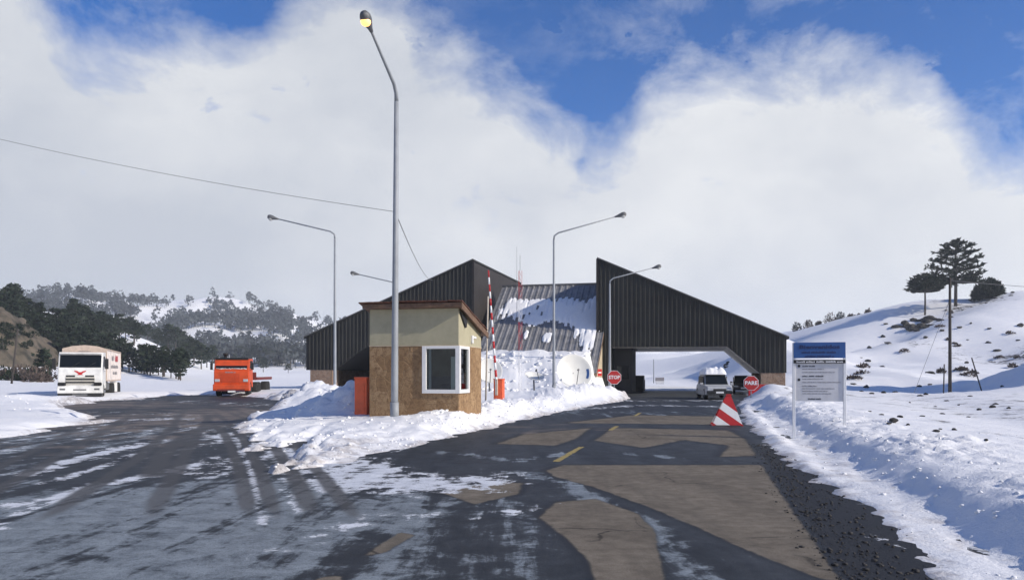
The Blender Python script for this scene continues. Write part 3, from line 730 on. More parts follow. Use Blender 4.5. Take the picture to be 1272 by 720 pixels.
def make_hall(F0, W, h_peak, h_low, open_u, h_open, h_knee, peak_left, label, soffit, DEPTH, name='inspection_hall'):
    """local frame: x along the front (right), y into the depth, z up; origin at front corner on the peak side's left end"""
    g = thing(name, label, 'building', (F0[0], F0[1], 0), ROAD_ROT)
    top = (lambda u: h_peak + (h_low - h_peak) * u / W) if peak_left else (lambda u: h_low + (h_peak - h_low) * u / W)
    ua, ub, uc = open_u            # jamb, start of the slanted haunch, foot of the haunch
    if peak_left:
        bot = lambda u: 0 if u < ua else (h_open if u < ub else (h_open + (h_knee - h_open) * (u - ub) / (uc - ub) if u < uc else h_knee))
    else:
        bot = lambda u: h_knee if u < uc else (h_knee + (h_open - h_knee) * (u - uc) / (ub - uc) if u < ub else (h_open if u < ua else 0))
    for nm, v, fl in (('front_cladding', 0, 1), ('rear_cladding', DEPTH, -1)):
        mb = MB(); ribbed(mb, 0, W, bot, top, v, (ua, ub, uc), flip=fl); mb.build(nm, MAT['clad'], g)
    # high side wall and low side wall
    xh, xl = (0, W) if peak_left else (W, 0)
    mb = MB(); mb.box(xh - .06, xh + .06, .02, DEPTH - .02, 0, h_peak - .1); mb.build('high_wall', MAT['clad_brown'], g)
    mb = MB(); mb.box(xl - .06, xl + .06, .02, DEPTH - .02, h_knee, h_low - .12); mb.build('low_wall', MAT['clad'], g)
    # roof slab with a pale edge trim on the front
    sg = -1 if peak_left else 1
    ex = .25
    a0, a1 = (0, W + ex) if peak_left else (-ex, W)
    tz = lambda u: top(u)
    mb = MB(); mb.prism([(a0 - (.06 if peak_left else 0), tz(a0) + .0), (a1, tz(a1) + .0), (a1, tz(a1) + .16), (a0, tz(a0) + .16)], 'y', -.10, DEPTH + .1); mb.build('roof', MAT['clad'], g)
    mb = MB(); mb.prism([(a0, tz(a0) + .10), (a1, tz(a1) + .10), (a1, tz(a1) + .19), (a0, tz(a0) + .19)], 'y', -.15, -.103); mb.build('roof_trim', MAT['trim'], g)
    cx = 0 if peak_left else W
    mb = MB(); mb.box(cx - .09, cx + .09, -.09, .05, 0 if peak_left else 0, h_peak + .05); mb.build('corner_trim', MAT['clad_brown'], g)
    # ceiling and slanted soffit
    u_lo, u_hi = min(ua, ub), max(ua, ub)
    mb = MB(); mb.box(u_lo, u_hi, .01, DEPTH - .01, h_open - .002, h_open + .12); mb.build('soffit', soffit, g)
    mb = MB()
    p = [(ub, h_open - .004), (uc, h_knee - .004), (uc, h_knee + .12), (ub, h_open + .12)]
    mb.prism(p, 'y', .012, DEPTH - .012); mb.build('slanted_soffit', soffit, g)
    # jamb wall
    mb = MB(); x0, x1 = (ua - .14, ua) if peak_left else (ua, ua + .14)
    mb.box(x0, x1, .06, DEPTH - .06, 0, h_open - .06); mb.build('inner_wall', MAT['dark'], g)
    # stone piers under the low side
    for v0 in (-.03, DEPTH - 1.2):
        mb = MB()
        if peak_left: mb.box(uc + .12, W - .02, v0, v0 + 1.2, -.1, h_knee - .002)
        else: mb.box(.35, uc - .12, v0, v0 + 1.2, -.1, h_knee - .002)
        mb.build('stone_pier', MAT['pier'], g, bevel=.03)
    xs = W - .45 if peak_left else .05
    mb = MB(); mb.box(xs, xs + .4, 1.25, DEPTH - 1.25, -.1, h_knee - .001); mb.build('side_parapet', MAT['pier'], g)
    return g
FR = hall_frame(742, S_FRONT)
WR = u_on_front(976, FR)
ora = (u_on_front(759, FR), u_on_front(903, FR), u_on_front(943, FR))
hallR = make_hall(FR, WR, 11.1, 4.5, ora, 3.82, 1.72, True, 'dark ribbed hall spanning the road with the red stop signs', MAT['soffit'], 14.0)
FLr = hall_frame(588, S_FRONT)
WL = -u_on_front(381, FLr)
FL = (FLr[0] - WL * PX, FLr[1] - WL * PY)
ol = (WL - 1.2, u_on_front(458, FL), u_on_front(415, FL))
hallL = make_hall(FL, WL, 11.35, 4.95, ol, 4.15, 2.0, False, 'dark ribbed hall behind the stone guard booth, sloping down towards the orange truck', MAT['dark'], 18.0)  # soffit coloured dark to imitate the shade in this passage
DEPTH = 18.0
# dark sheet across the far hall, standing in for the shade deep in its passage
mb = MB(); mb.box(2.2, WL - 1.3, DEPTH - 2.4, DEPTH - 2.2, 0, 4.0); mb.build('rear_shade_sheet', MAT['dark'], hallL)
# inspection cubicle standing inside the near hall
mb = MB(); mb.box(ora[0] + .02, ora[0] + 1.55, 1.5, 5.5, .02, 3.70); mb.box(ora[0] + .02, ora[0] + 1.70, 1.4, 5.6, 3.70, 3.80)
cub = mb.build('inspection_cubicle', MAT['dark'], hallR, bevel=.03)
mb = MB(); mb.box(ora[0] + .3, ora[0] + 1.3, 1.485, 1.498, 1.2, 2.3); mb.build('pane', MAT['autoglass'], cub)
mb = MB(); mb.box(ora[0] + 1.2, ora[0] + 2.1, 6.5, 8.4, .02, 1.5); mb.box(ora[0] + 1.3, ora[0] + 2.0, 8.0, 10.4, .02, 1.1); mb.build('counter', MAT['dark'], hallR, bevel=.05)

# ------------------------------------------------------------------ office between the halls, with its long sheet roof
T0, T1 = -18.6, -8.35
S_E, S_R, H_E, H_R = 61.6, 72.0, 1.95, 9.75
off = thing('office_building', 'low office with a steep grey ribbed metal roof streaked with snow', 'building', (*st(S_E, T0), 0), ROAD_ROT)
WO, LO = T1 - T0, S_R - S_E
slope = (H_R - H_E) / LO
def roof_z(v): return H_E + slope * v
mb = MB(); period = .52
u = 0
prof = []
while u < WO:
    for a, d in ((0, 0), (.6, 0), (.68, 1), (.92, 1)): prof.append((u + a * period, .07 * d))
    u += period
prof = [q for q in prof if q[0] < WO] + [(WO, 0)]
for (a, da), (b, db) in zip(prof[:-1], prof[1:]):
    mb.add([(a, -.35, roof_z(-.35) + da), (b, -.35, roof_z(-.35) + db), (b, LO, roof_z(LO) + db), (a, LO, roof_z(LO) + da)], [(0, 1, 2, 3)])
mb.add([(0, LO, roof_z(LO)), (WO, LO, roof_z(LO)), (WO, LO + 6, 5), (0, LO + 6, 5)], [(0, 1, 2, 3)])
roofO = mb.build('roof', MAT['roofmetal'], off)
mb = MB(); mb.box(0, WO, LO - .12, LO + .15, H_R - .05, H_R + .14); mb.build('ridge_cap', MAT['trim'], off)
mb = MB(); mb.box(.1, WO - .1, .3, .45, 0, roof_z(.3) - .06); mb.build('front_wall', MAT['cream'], off)
mb = MB(); mb.prism([(.2, 0), (LO - .2, 0), (LO - .2, roof_z(LO - .2) - .12), (.2, roof_z(.2) - .12)], 'x', WO - .32, WO - .12); gw = mb.build('gable_wall', MAT['cream'], off)
mb = MB(); mb.prism([(.2, 0), (LO - .2, 0), (LO - .2, roof_z(LO - .2) - .12), (.2, roof_z(.2) - .12)], 'x', .12, .3); mb.build('gable_wall', MAT['cream'], off)
mb = MB(); mb.prism([(-.38, roof_z(-.38) - .28), (LO, H_R - .28), (LO, H_R - .02), (-.38, roof_z(-.38) - .02)], 'x', WO - .08, WO + .02); mb.build('bargeboard', MAT['wood'], off)
mb = MB(); mb.box(.02, WO - .1, -.40, -.34, roof_z(-.38) - .22, roof_z(-.38) + .0); mb.build('eave_board', MAT['wood'], off)
# snow lying on the roof: a real layer with ragged edges
def roof_snow():
    nu, nv = 150, 150
    U, V = np.meshgrid(np.linspace(.05, WO - .05, nu), np.linspace(-.3, LO - .05, nv))
    k = np.sqrt(1 + slope * slope)
    n = fbm(U * .9, V * .5 + 3, 4)
    a = np.zeros_like(U) - 1
    def blob(u0, v0, ru, rv, am=1.): return am - np.hypot((U - u0) / ru, (V - v0) / rv)
    a = np.maximum(a, blob(2.0, 7.2, 2.0, 1.7, 1.0))                   # sunny patch near the top left
    a = np.maximum(a, blob(3.9, 7.9, 1.8, .7, 1.0))
    a = np.maximum(a, blob(6.4, 6.8, 2.9, 1.6, 1.15))                  # big shaded sheet
    a = np.maximum(a, blob(8.7, 6.0, 1.9, 2.6, 1.1))
    a = np.maximum(a, blob(9.1, 7.9, .8, 1.0, 1.0))
    a = np.maximum(a, blob(4.5, 5.8, 2.6, 1.0, .9))
    a = np.maximum(a, blob(5.7, 3.6, .6, .8, .9)); a = np.maximum(a, blob(9.0, 3.3, .9, 1.5, 1.0)); a = np.maximum(a, blob(3.7, 3.9, .3, .7, .8)); a = np.maximum(a, blob(9.0, 1.3, .55, 1.3, 1.))
    rib = ((U / period) % 1)
    a = a + n * .30 - .10 - .18 * ((rib > .62) & (rib < .95))
    th = np.clip(a, 0, .35) * .32
    mb = MB(); idx = -np.ones(U.shape, int)
    keep = (a[:-1, :-1] > 0) & (a[1:, 1:] > 0) & (a[1:, :-1] > 0) & (a[:-1, 1:] > 0)
    vs = []; fs = []
    for j in range(nv - 1):
        for i in range(nu - 1):
            if keep[j, i]:
                q = []
                for jj, ii in ((j, i), (j, i + 1), (j + 1, i + 1), (j + 1, i)):
                    if idx[jj, ii] < 0:
                        idx[jj, ii] = len(vs); vs.append((U[jj, ii], V[jj, ii] - .6 * th[jj, ii], roof_z(V[jj, ii]) + .075 + th[jj, ii]))
                    q.append(idx[jj, ii])
                fs.append(tuple(q))
    mb.add(vs, fs, 0, True); o = mb.build('roof_snow', MAT['snow'], off); o['kind'] = 'stuff'
roof_snow()
# small red notice and grey cabinet by the gable
mb = MB(); mb.box(-.28, .28, -.03, .0, -.28, .28); mb.box(-.2, .2, -.034, -.03, -.05, .05, 1)
gnx = mb.build('notice_board', [MAT['red'], MAT['signwhite']], off, (WO - .01, 1.6, 1.75)); gnx.rotation_euler = (0, 0, R(60))

# ------------------------------------------------------------------ guard booth
BW, BD = 2.88, 2.45
bx0, by0 = -4.40, 24.62
BZ = .0
booth = thing('guard_booth', 'small guard booth, brown stone below and khaki plaster above, white corner window', 'booth', (bx0, by0, BZ), ROAD_ROT)
zb, zs, zt = -.15, 1.09, 2.49      # base, sill, head
zf, zk = 3.62, 2.98                # wall tops at the front and back
TH = .14
def ztop(v): return zf + (zk - zf) * v / BD
uw, vw = 1.78, .98
mb = MB(); mb.box(0, uw, 0, TH, zb, zt); mb.box(uw, BW, 0, TH, zb, zs)
mb.box(BW - TH, BW, TH, vw, zb, zs); mb.box(BW - TH, BW, vw, BD, zb, zt); mb.box(0, TH, TH, BD, zb, zt); mb.box(TH, BW - TH, BD - TH, BD, zb, zt)
mb.build('stone_wall', MAT['slab'], booth)
mb = MB(); mb.box(.003, BW - .003, .003, TH, zt + .03, zf); mb.box(TH, BW - TH, BD - TH, BD - .003, zt + .03, zk)
for x0, x1 in ((.003, TH), (BW - TH, BW - .003)): mb.prism([(TH, zt + .03), (BD - .003, zt + .03), (BD - .003, zk), (TH, ztop(TH))], 'x', x0, x1)
mb.build('plaster_wall', MAT['plaster'], booth)
mb = MB(); mb.box(-.012, BW + .012, -.012, TH - .01, zt, zt + .03); mb.box(BW - TH, BW + .012, TH - .01, BD + .01, zt, zt + .03); mb.box(-.012, TH, TH - .01, BD + .01, zt, zt + .03); mb.build('string_course', MAT['cream'], booth)
mb = MB(); mb.box(TH, BW - TH, TH, BD - TH, zb, .1); mb.build('floor', MAT['dark'], booth)
mb = MB(); mb.box(TH + .01, BW - TH - .01, BD - TH - .06, BD - TH - .01, .1, zt); mb.box(TH + .01, TH + .05, TH + .05, BD - TH - .07, .1, zt); mb.box(TH, BW - TH, TH, BD - TH, zt + .031, zt + .06); mb.build('lining', MAT['lining'], booth)
# corner window: the head leans out a little past the sill
fw = .085
win = MB()
for (a, b) in (((uw - .04, zs), (uw - .04, zt)),):
    win.box(uw - .05, uw + fw, -.05, .06, zs - .03, zt)
win.box(BW - .09, BW + .05, -.05, .09, zs - .03, zt)
win.box(uw + fw, BW - .09, -.05, .06, zs - .03, zs + fw); win.box(uw + fw, BW - .09, -.05, .06, zt - fw, zt)
win.box(BW - .06, BW + .05, .09, vw - fw, zs - .03, zs + fw); win.box(BW - .06, BW + .05, .09, vw - fw, zt - fw, zt)
win.box(BW - .06, BW + .05, vw - fw, vw + .03, zs - .03, zt)
w_o = win.build('window_frame', MAT['frame'], booth, bevel=.008)
mb = MB(); mb.box(uw + fw, BW - .09, -.004, .004, zs + fw, zt - fw); mb.build('pane', MAT['glass'], w_o)
mb = MB(); mb.box(BW - .01, BW - .002, .09, vw - fw, zs + fw, zt - fw); mb.build('pane', MAT['glass'], w_o)
mb = MB(); mb.box(uw + fw + .72, uw + fw + .95, .16, .19, zs + fw, zt - .32); mb.build('blind', MAT['signwhite'], w_o)
mb = MB(); mb.box(uw + fw + .02, uw + fw + .10, .12, .14, zs + fw, zt - fw); mb.build('blind', MAT['soffit'], w_o)
mb = MB(); mb.box(1.0, BW - .2, .25, .8, .82, .88); mb.box(2.2, 2.5, .5, .75, .89, 1.35); mb.build('desk', MAT['dark'], booth)
# roof: boards, fascia, ragged shingles
rk = (zk - zf) / BD
def rz(v, o=0): return zf + rk * v + o
mb = MB(); mb.prism([(-.16, rz(-.16, .0)), (BD + .3, rz(BD + .3, .0)), (BD + .3, rz(BD + .3, .10)), (-.16, rz(-.16, .10))], 'x', -.13, BW + .13); rb = mb.build('roof', MAT['wood'], booth)
mb = MB(); mb.box(-.15, BW + .15, -.20, -.163, rz(-.16, -.02), rz(-.16, .115)); mb.build('fascia', MAT['wood'], rb)
mb = MB(); mb.prism([(-.2, rz(-.2, -.07)), (BD + .32, rz(BD + .32, -.07)), (BD + .32, rz(BD + .32, .115)), (-.2, rz(-.2, .115))], 'x', BW + .133, BW + .165); mb.build('fascia', MAT['wood'], rb)
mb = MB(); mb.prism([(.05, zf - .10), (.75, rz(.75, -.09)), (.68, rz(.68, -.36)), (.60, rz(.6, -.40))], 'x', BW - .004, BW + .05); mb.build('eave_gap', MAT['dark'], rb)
mb = MB(); mb.box(BW + .0, BW + .05, 1.28, 1.42, 2.62, 2.86); mb.box(BW, BW + .03, 1.42, 1.8, 2.78, 2.84); mb.build('junction_box', MAT['signwhite'], booth)
rr = random.Random(3)
nrow = 6
base_sh = None
for j in range(nrow):
    v0 = -.24 + j * .46
    u = -.19 + rr.uniform(-.1, 0)
    while u < BW + .16:
        w = rr.uniform(.18, .30); u1 = min(u + w, BW + .19)
        lift = .118 + rr.uniform(0, .030) + .010 * (j % 2); dv = rr.uniform(-.04, .03)
        mb = MB(); mb.prism([(v0 + dv, rz(v0 + dv, lift)), (v0 + .55, rz(v0 + .55, lift - .004)), (v0 + .55, rz(v0 + .55, lift + .016)), (v0 + dv, rz(v0 + dv, lift + .03))], 'x', u + .006, u1 - .004)
        mb.build('shingle', MAT['shingle'], rb); u = u1

# ------------------------------------------------------------------ street lamps
def street_lamp(px, z, h, arm_dir, arm_len, rise, label, r0=.095, lit=False, group='street lamps', lean=(0, 0)):
    x = xat(px, z); g0 = max(H1(x, z), 0) - .12
    g = thing('street_lamp', label, 'street lamp', (x, z, g0), 0, group)
    L = h - g0
    d = Vector((arm_dir[0], arm_dir[1], 0)).normalized()
    bend = Vector((lean[0], lean[1], L))
    pts = [(0, 0, 0), (lean[0] * .12, lean[1] * .12, L * .12), (lean[0] * .5, lean[1] * .5, L * .5), tuple(bend - Vector((lean[0], lean[1], L)).normalized() * .35)]
    mb = MB(); mb.tube(pts, [r0, r0, r0 * .82, r0 * .62], 14)
    mb.tube([(0, 0, 0), (0, 0, .55)], r0 * 1.22, 14); mb.build('pole', MAT['galv'], g)
    tip = bend + d * arm_len + Vector((0, 0, rise))
    dirv = (tip - bend).normalized()
    mb = MB(); mb.tube([pts[-1], tuple(bend - Vector((0, 0, .12)) + dirv * .03), tuple(bend + dirv * .28), tuple(tip)], [r0 * .60, r0 * .56, r0 * .5, r0 * .36], 12); mb.build('arm', MAT['galv'], g)
    # lamp head: tapered housing with a glass bowl beneath
    rot = dirv.to_track_quat('Z', 'Y').to_matrix().to_4x4()
    M0 = Matrix.Translation(tip - dirv * .05) @ rot
    mb = MB(); mb.lathe([(.001, -.02), (.05, 0), (.065, .12), (.10, .25), (.145, .42), (.15, .55), (.11, .66), (.001, .70)], 18, 0, M0)
    hd = mb.build('lamp_head', MAT['galv_dark'], g)
    down = Vector((0, 0, -1)); down = (down - dirv * down.dot(dirv)).normalized()
    c = tip + dirv * .43 + down * .07
    mb = MB(); Mg = Matrix.Translation(c) @ (down.to_track_quat('Z', 'Y').to_matrix().to_4x4()) 
    mb.lathe([(.128, 0), (.135, .03), (.115, .085), (.07, .125), (.001, .14)], 18, 0, Mg); mb.build('glass_bowl', MAT['bulb'] if lit else MAT['lens'], hd)
    return g
street_lamp(490, 23.6, 10.05, (-.135, -1), 2.45, .72, 'tall lit street lamp standing in front of the stone booth', .105, True, None, (.06, 0))
street_lamp(416, 48, 10.15, (-1, .05), 3.5, .85, 'unlit street lamp rising from the snow heap before the hall with the dark passage')
street_lamp(688, 48, 10.05, (1, -.1), 3.7, .98, 'unlit street lamp beside the big white dish')
street_lamp(757.5, 59, 8.65, (1, -.05), 3.15, .8, 'unlit street lamp in front of the ribbed hall, behind a red stop sign')
street_lamp(491, 60, 8.5, (-1, .0), 2.75, .62, 'unlit street lamp mostly hidden behind the booth, arm showing over its roof')

# ------------------------------------------------------------------ barriers
def barrier(px, z, hgt, w, d, label, arm=None, rz=ROAD_ROT):
    x = xat(px, z); g0 = max(H1(x, z), 0) - .1
    g = thing('barrier_gate', label, 'barrier', (x, z, g0), rz)
    L = hgt - g0
    mb = MB(); mb.box(-w / 2, w / 2, -d / 2, d / 2, 0, L - .05); mb.box(-w / 2 - .015, w / 2 + .015, -d / 2 - .015, d / 2 + .015, L - .05, L); c = mb.build('cabinet', MAT['orange'], g, bevel=.012)
    mb = MB(); mb.box(-w * .32, w * .32, -d / 2 - .012, -d / 2 - .002, .18, L - .25); mb.build('door', MAT['orange'], c)
    if arm:
        top = Vector(arm); base = Vector((-.05, -d / 2 - .08, L - .25)); n = 16
        mb = MB()
        for i in range(n):
            a = base.lerp(top, i / n); b = base.lerp(top, (i + 1) / n)
            mb.tube([a, b], [.062 - .028 * i / n, .062 - .028 * (i + 1) / n], 8, i % 2)
        mb.build('arm', [MAT['signwhite'], MAT['red']], g)
        mb = MB(); mb.box(-.10, 0, -d / 2 - .14, -d / 2 - .02, L - .75, L - .02); mb.build('counterweight', MAT['paperpole'], g)
        mb = MB(); mb.tube([base, (base.x, -d / 2 + .02, base.z)], .05, 8); mb.build('pivot', MAT['galv_dark'], g)
    return g
barrier(451, 25.6, altat(468, 25.6), .42, .38, 'orange-red barrier cabinet without an arm, close beside the stone booth')
zb2 = 36.5
barrier(620, zb2, altat(470, zb2), .42, .4, 'orange-red barrier cabinet with a raised red and white striped arm',
        arm=(xat(608, zb2) - xat(620, zb2), -.25, altat(335, zb2) - .3))
x = xat(603, 30); g0 = H1(x, 30)
mb = MB(); mb.tube([(0, 0, -.3), (.10, 0, altat(368, 30) - g0)], [.035, .028], 8)
tag(mb.build('pole', MAT['paperpole'], None, (x, 30, g0)), 'thin pale wooden pole leaning behind the booth roof edge', 'pole')

# lattice radio mast
zm = 47.0; x = xat(646, zm); g0 = H1(x, zm)
mast = thing('radio_mast', 'slender red and white lattice radio mast standing in the snow between the dishes', 'mast', (x, zm, g0 - .1), R(20))
Lm = altat(334, zm) - g0; nb = 22; rad = .12
for b in range(5):
    mb = MB(); i0, i1 = int(b * nb / 5), int((b + 1) * nb / 5)
    for k in range(3):
        th = 2 * math.pi * k / 3; th2 = 2 * math.pi * (k + 1) / 3
        c, s_ = rad * math.cos(th), rad * math.sin(th); c2, s2 = rad * math.cos(th2), rad * math.sin(th2)
        mb.tube([(c, s_, Lm * i0 / nb), (c, s_, Lm * i1 / nb)], .010, 5)
        for i in range(i0, i1): mb.tube([(c, s_, Lm * i / nb), (c2, s2, Lm * (i + 1) / nb)], .005, 4)
    mb.build('mast_section', MAT['red'] if b % 2 == 0 and b > 1 else MAT['signwhite'], mast)
mb = MB(); mb.tube([(0, 0, Lm), (0, 0, Lm + .9)], .012, 5); mb.build('whip_antenna', MAT['galv_dark'], mast)
zm = 66; x = xat(642, zm)
mb = MB(); zr0 = 5.0
mb.tube([(0, 0, 0), (0, 0, altat(306, zm) - zr0)], [.022, .012], 6)
tag(mb.build('whip_aerial', MAT['galv_dark'], None, (x, zm, zr0)), 'very thin tall aerial rising from the office roof', 'aerial')

# satellite dishes
def dish(px, py, z, rad, facing, label, blue=False, mount=.8, depth=.22):
    x = xat(px, z); a = altat(py, z); g0 = max(H1(x, z), 0)
    g = thing('satellite_dish', label, 'dish', (x, z, g0))
    f = Vector(facing).normalized(); M0 = Matrix.Translation((0, 0, a - g0)) @ f.to_track_quat('Z', 'Y').to_matrix().to_4x4()
    prof = [(rad * k / 10, depth * rad * ((k / 10) ** 2 - 1) * 2) for k in range(11)]
    back = [(r, zz - .03) for r, zz in prof[::-1]]
    mb = MB(); mb.lathe(prof + [(rad + .02, .0)] + back, 40, 0, M0); rf = mb.build('reflector', MAT['dish'], g)
    mb = MB(); c = M0 @ Vector((0, 0, -depth * rad * 2))
    mb.tube([c, (c.x, c.y + .15, c.z - .1), (0, .15, -.2)], .05, 8); mb.build('mount', MAT['galv_dark'], g)
    ftip = M0 @ Vector((0, -rad * .15, rad * .75)); low = M0 @ Vector((0, -rad * .98, 0))
    mb = MB(); mb.tube([low, ftip], .025, 6); mb.build('feed_arm', MAT['galv_dark'], g)
    mb = MB(); mb.tube([ftip, ftip + (M0.to_3x3() @ Vector((0, .03, -.16)))], .055, 10); mb.build('feed_horn', MAT['galv_dark'], g)
    if blue:
        mb = MB(); vs = []
        for i in range(9):
            th = R(-28 + i * 5.0)
            for r_ in (rad * .76, rad * .88):
                vs.append(M0 @ Vector((r_ * math.cos(th), r_ * math.sin(th), depth * rad * 2 * ((r_ / rad) ** 2 - 1) + .012)))
        mb.add(vs, [(2 * i, 2 * i + 1, 2 * i + 3, 2 * i + 2) for i in range(8)]); mb.build('maker_mark', MAT['signblue'], rf)
    return g
dish(713.5, 461, 49.5, 1.12, (.22, -.92, .32), 'large white satellite dish with a blue mark on its rim', True, depth=.14)
dish(664, 466, 50.5, .62, (.15, -.30, .80), 'small satellite dish tilted up to the sky, grey underside showing', depth=.2)
dish(608, 460, 45, .72, (.15, -.92, .30), 'medium white satellite dish by the raised barrier arm', depth=.16)

# ------------------------------------------------------------------ signs
def octagon(px, py, z, r, word, label, post_top_to_ground=True):
    x = xat(px, z); a = altat(py, z); g0 = max(H1(x, z), 0) - .1
    g = thing('stop_sign', label, 'road sign', (x, z, g0), math.atan2(-x, z) * .6)
    hc = a - g0
    mb = MB(); mb.tube([(0, .05, 0), (0, .05, hc + r * .5)], .035, 10); mb.build('post', MAT['galv'], g)
    o8 = [(r * math.cos(R(22.5 + 45 * k)), hc + r * math.sin(R(22.5 + 45 * k))) for k in range(8)]
    mb = MB(); mb.prism(o8[::-1], 'y', -.015, .012); p = mb.build('plate', MAT['signwhite'], g)
    o8 = [(r * .94 * math.cos(R(22.5 + 45 * k)), hc + r * .94 * math.sin(R(22.5 + 45 * k))) for k in range(8)]
    mb = MB(); mb.prism(o8[::-1], 'y', -.022, -.0155); mb.build('red_face', MAT['red'], p)
    lettering(word, r * .66, MAT['signwhite'], p, (0, -.026, hc), bold=.012, width=r * 1.55)
    return g
octagon(763, 468.5, 54, .50, 'STOP', 'red octagonal sign reading STOP, beside the dark hall passage')
octagon(933, 475.5, 50, .49, 'PARE', 'red octagonal sign reading PARE, in front of the stone pier')

zi = 20.0; xi = xat(1017.5, zi); g0 = H1(xi, zi)
info = thing('information_board', 'white two-post notice board with a blue header, standing in the roadside snow', 'notice board', (xi, zi, g0 - .2), R(-14))
zz = lambda py: altat(py, zi) - g0 + .2
wI = .60
for sx in (-1, 1):
    mb = MB(); mb.box(sx * wI - .035, sx * wI + .035, -.03, .03, 0, zz(425)); mb.build('post', MAT['signwhite'], info, bevel=.006)
mb = MB(); mb.box(-wI + .037, wI - .037, -.012, .012, zz(498), zz(446.5)); pnl = mb.build('panel', MAT['signgrey'], info)
mb = MB(); mb.box(-wI - .01, wI + .01, -.045, -.032, zz(444.5), zz(425)); hdr = mb.build('header', MAT['signblue'], info)
mb = MB(); mb.box(-wI - .01, wI + .01, -.045, -.032, zz(451), zz(446.6)); bar = mb.build('title_bar', MAT['black'], info)
lettering('Bienvenidos', .125, MAT['navy'], hdr, (0, -.050, zz(430.8)), width=.95, bold=.004)
mb = MB(); word_strokes(mb, -.42, .40, zz(438.6), .055, -.046, 0, 4); word_strokes(mb, -.34, .36, zz(443.6), .055, -.046, 0, 9); mb.build('lettering', MAT['navy'], hdr)['kind'] = 'stuff'
mb = MB(); word_strokes(mb, -.54, .55, zz(450.2), .050, -.046, 0, 7); mb.build('lettering', MAT['signwhite'], bar)['kind'] = 'stuff'
mb = MB()
for (py, a, b_, h_, mi, sd_) in ((455.5, -.40, -.10, .038, 1, 3), (458.6, -.40, .12, .022, 0, 5), (462.6, -.40, .38, .022, 0, 6), (467.8, -.40, .10, .038, 1, 8), (471, -.40, .10, .022, 0, 11), (475, -.40, .50, .022, 0, 12),
                                 (480, -.40, -.05, .03, 0, 13), (482.8, -.40, .36, .022, 0, 14), (486.0, -.40, .20, .022, 0, 15), (489, -.40, .28, .022, 0, 16), (496, -.26, .06, .035, 1, 17)):
    word_strokes(mb, a, b_, zz(py), h_, -.0125, mi, sd_)
for py in (454.3, 471.4):
    mb.add([(-.48 + .035 * math.cos(R(45 * k)), -.0155, zz(py) + .035 * math.sin(R(45 * k))) for k in range(8)], [tuple(range(8))], 1)
mb.build('lettering', [MAT['inkgrey'], MAT['black']], pnl)['kind'] = 'stuff'

# striped barricade
xb, yb = xat(903, 25.6), 25.6
bar_t = thing('barricade', 'red and white striped folding barricade at the edge of the road', 'barricade', (xb, yb, 0), R(-8))
def stripe_face(y0, y1, tilt, nm):
    """a tapering board cut into slanting red and white bands"""
    poly = [(-.49, .02), (.45, .02), (.12, .95), (-.02, .98)]
    def clip(P, c0, c1, k):
        def cut(P, c, sign):
            out = []
            for i in range(len(P)):
                a, b = P[i], P[(i + 1) % len(P)]
                fa, fb = sign * (a[1] + k * a[0] - c), sign * (b[1] + k * b[0] - c)
                if fa >= 0: out.append(a)
                if fa * fb < 0:
                    q = fa / (fa - fb); out.append((a[0] + (b[0] - a[0]) * q, a[1] + (b[1] - a[1]) * q))
            return out
        P = cut(P, c0, 1)
        return cut(P, c1, -1) if len(P) > 2 else P
    cs = [-.6, -.24, .06, .36, .64, 1.3]
    mb = MB()
    for i in range(5):
        P = clip(poly, cs[i], cs[i + 1], .72)
        if len(P) < 3: continue
        f = [(p[0], y0 + tilt * p[1], p[1]) for p in P]; b = [(p[0], y1 + tilt * p[1], p[1]) for p in P]; n = len(P)
        mb.add(f + b, [tuple(range(n)), tuple(range(2 * n - 1, n - 1, -1))] + [((j + 1) % n, j, j + n, (j + 1) % n + n) for j in range(n)], 1 - i % 2)
    return mb.build(nm, [MAT['signwhite'], MAT['red']], bar_t)
stripe_face(-.30, -.285, .28, 'front_board'); stripe_face(.30, .285, -.28, 'rear_board')
for sx in (-.47, .43):
    mb = MB(); mb.box(sx - .03, sx + .03, -.33, .33, 0, .03); mb.build('foot', MAT['red'], bar_t)
mb = MB(); mb.box(-.03, .13, -.05, .05, .93, 1.0); mb.build('hinge', MAT['red'], bar_t)

# distant notice and rod behind the hall
def small_sign(px0, px1, py0, py1, z, label):
    x = xat((px0 + px1) / 2, z); g0 = max(H1(x, z), 0); w = (px1 - px0) * z / FPX / 2
    g = thing('roadside_sign', label, 'sign', (x, z, g0 - .1))
    t_, b_ = altat(py0, z) - g0 + .1, altat(py1, z) - g0 + .1
    for sx in (-w * .8, w * .8):
        mb = MB(); mb.tube([(sx, .04, 0), (sx, .04, t_ - .05)], .04, 6); mb.build('post', MAT['galv'], g)
    mb = MB(); mb.box(-w, w, -.02, .02, max(b_, .25), t_ - .5); p = mb.build('panel', MAT['signgrey'], g)
    mb = MB(); mb.box(-w, w, -.03, .02, t_ - .495, t_); mb.build('header', MAT['inkgrey'], g)
    mb = MB(); word_strokes(mb, -w * .8, w * .8, t_ - .9, .1, -.021, 0, 3); word_strokes(mb, -w * .8, w * .5, t_ - 1.2, .1, -.021, 0, 4); mb.build('lettering', MAT['inkgrey'], p)['kind'] = 'stuff'
small_sign(814, 825, 468.5, 482, 112, 'small grey sign standing on the snow beyond the hall')
xr = xat(812, 118); g0 = H1(xr, 118)
mb = MB(); mb.tube([(0, 0, -.3), (0, 0, altat(446, 118) - g0)], [.06, .045], 6); tag(mb.build('marker_pole', MAT['galv_dark'], None, (xr, 118, g0)), 'thin grey pole seen through the hall beside the small sign', 'pole')

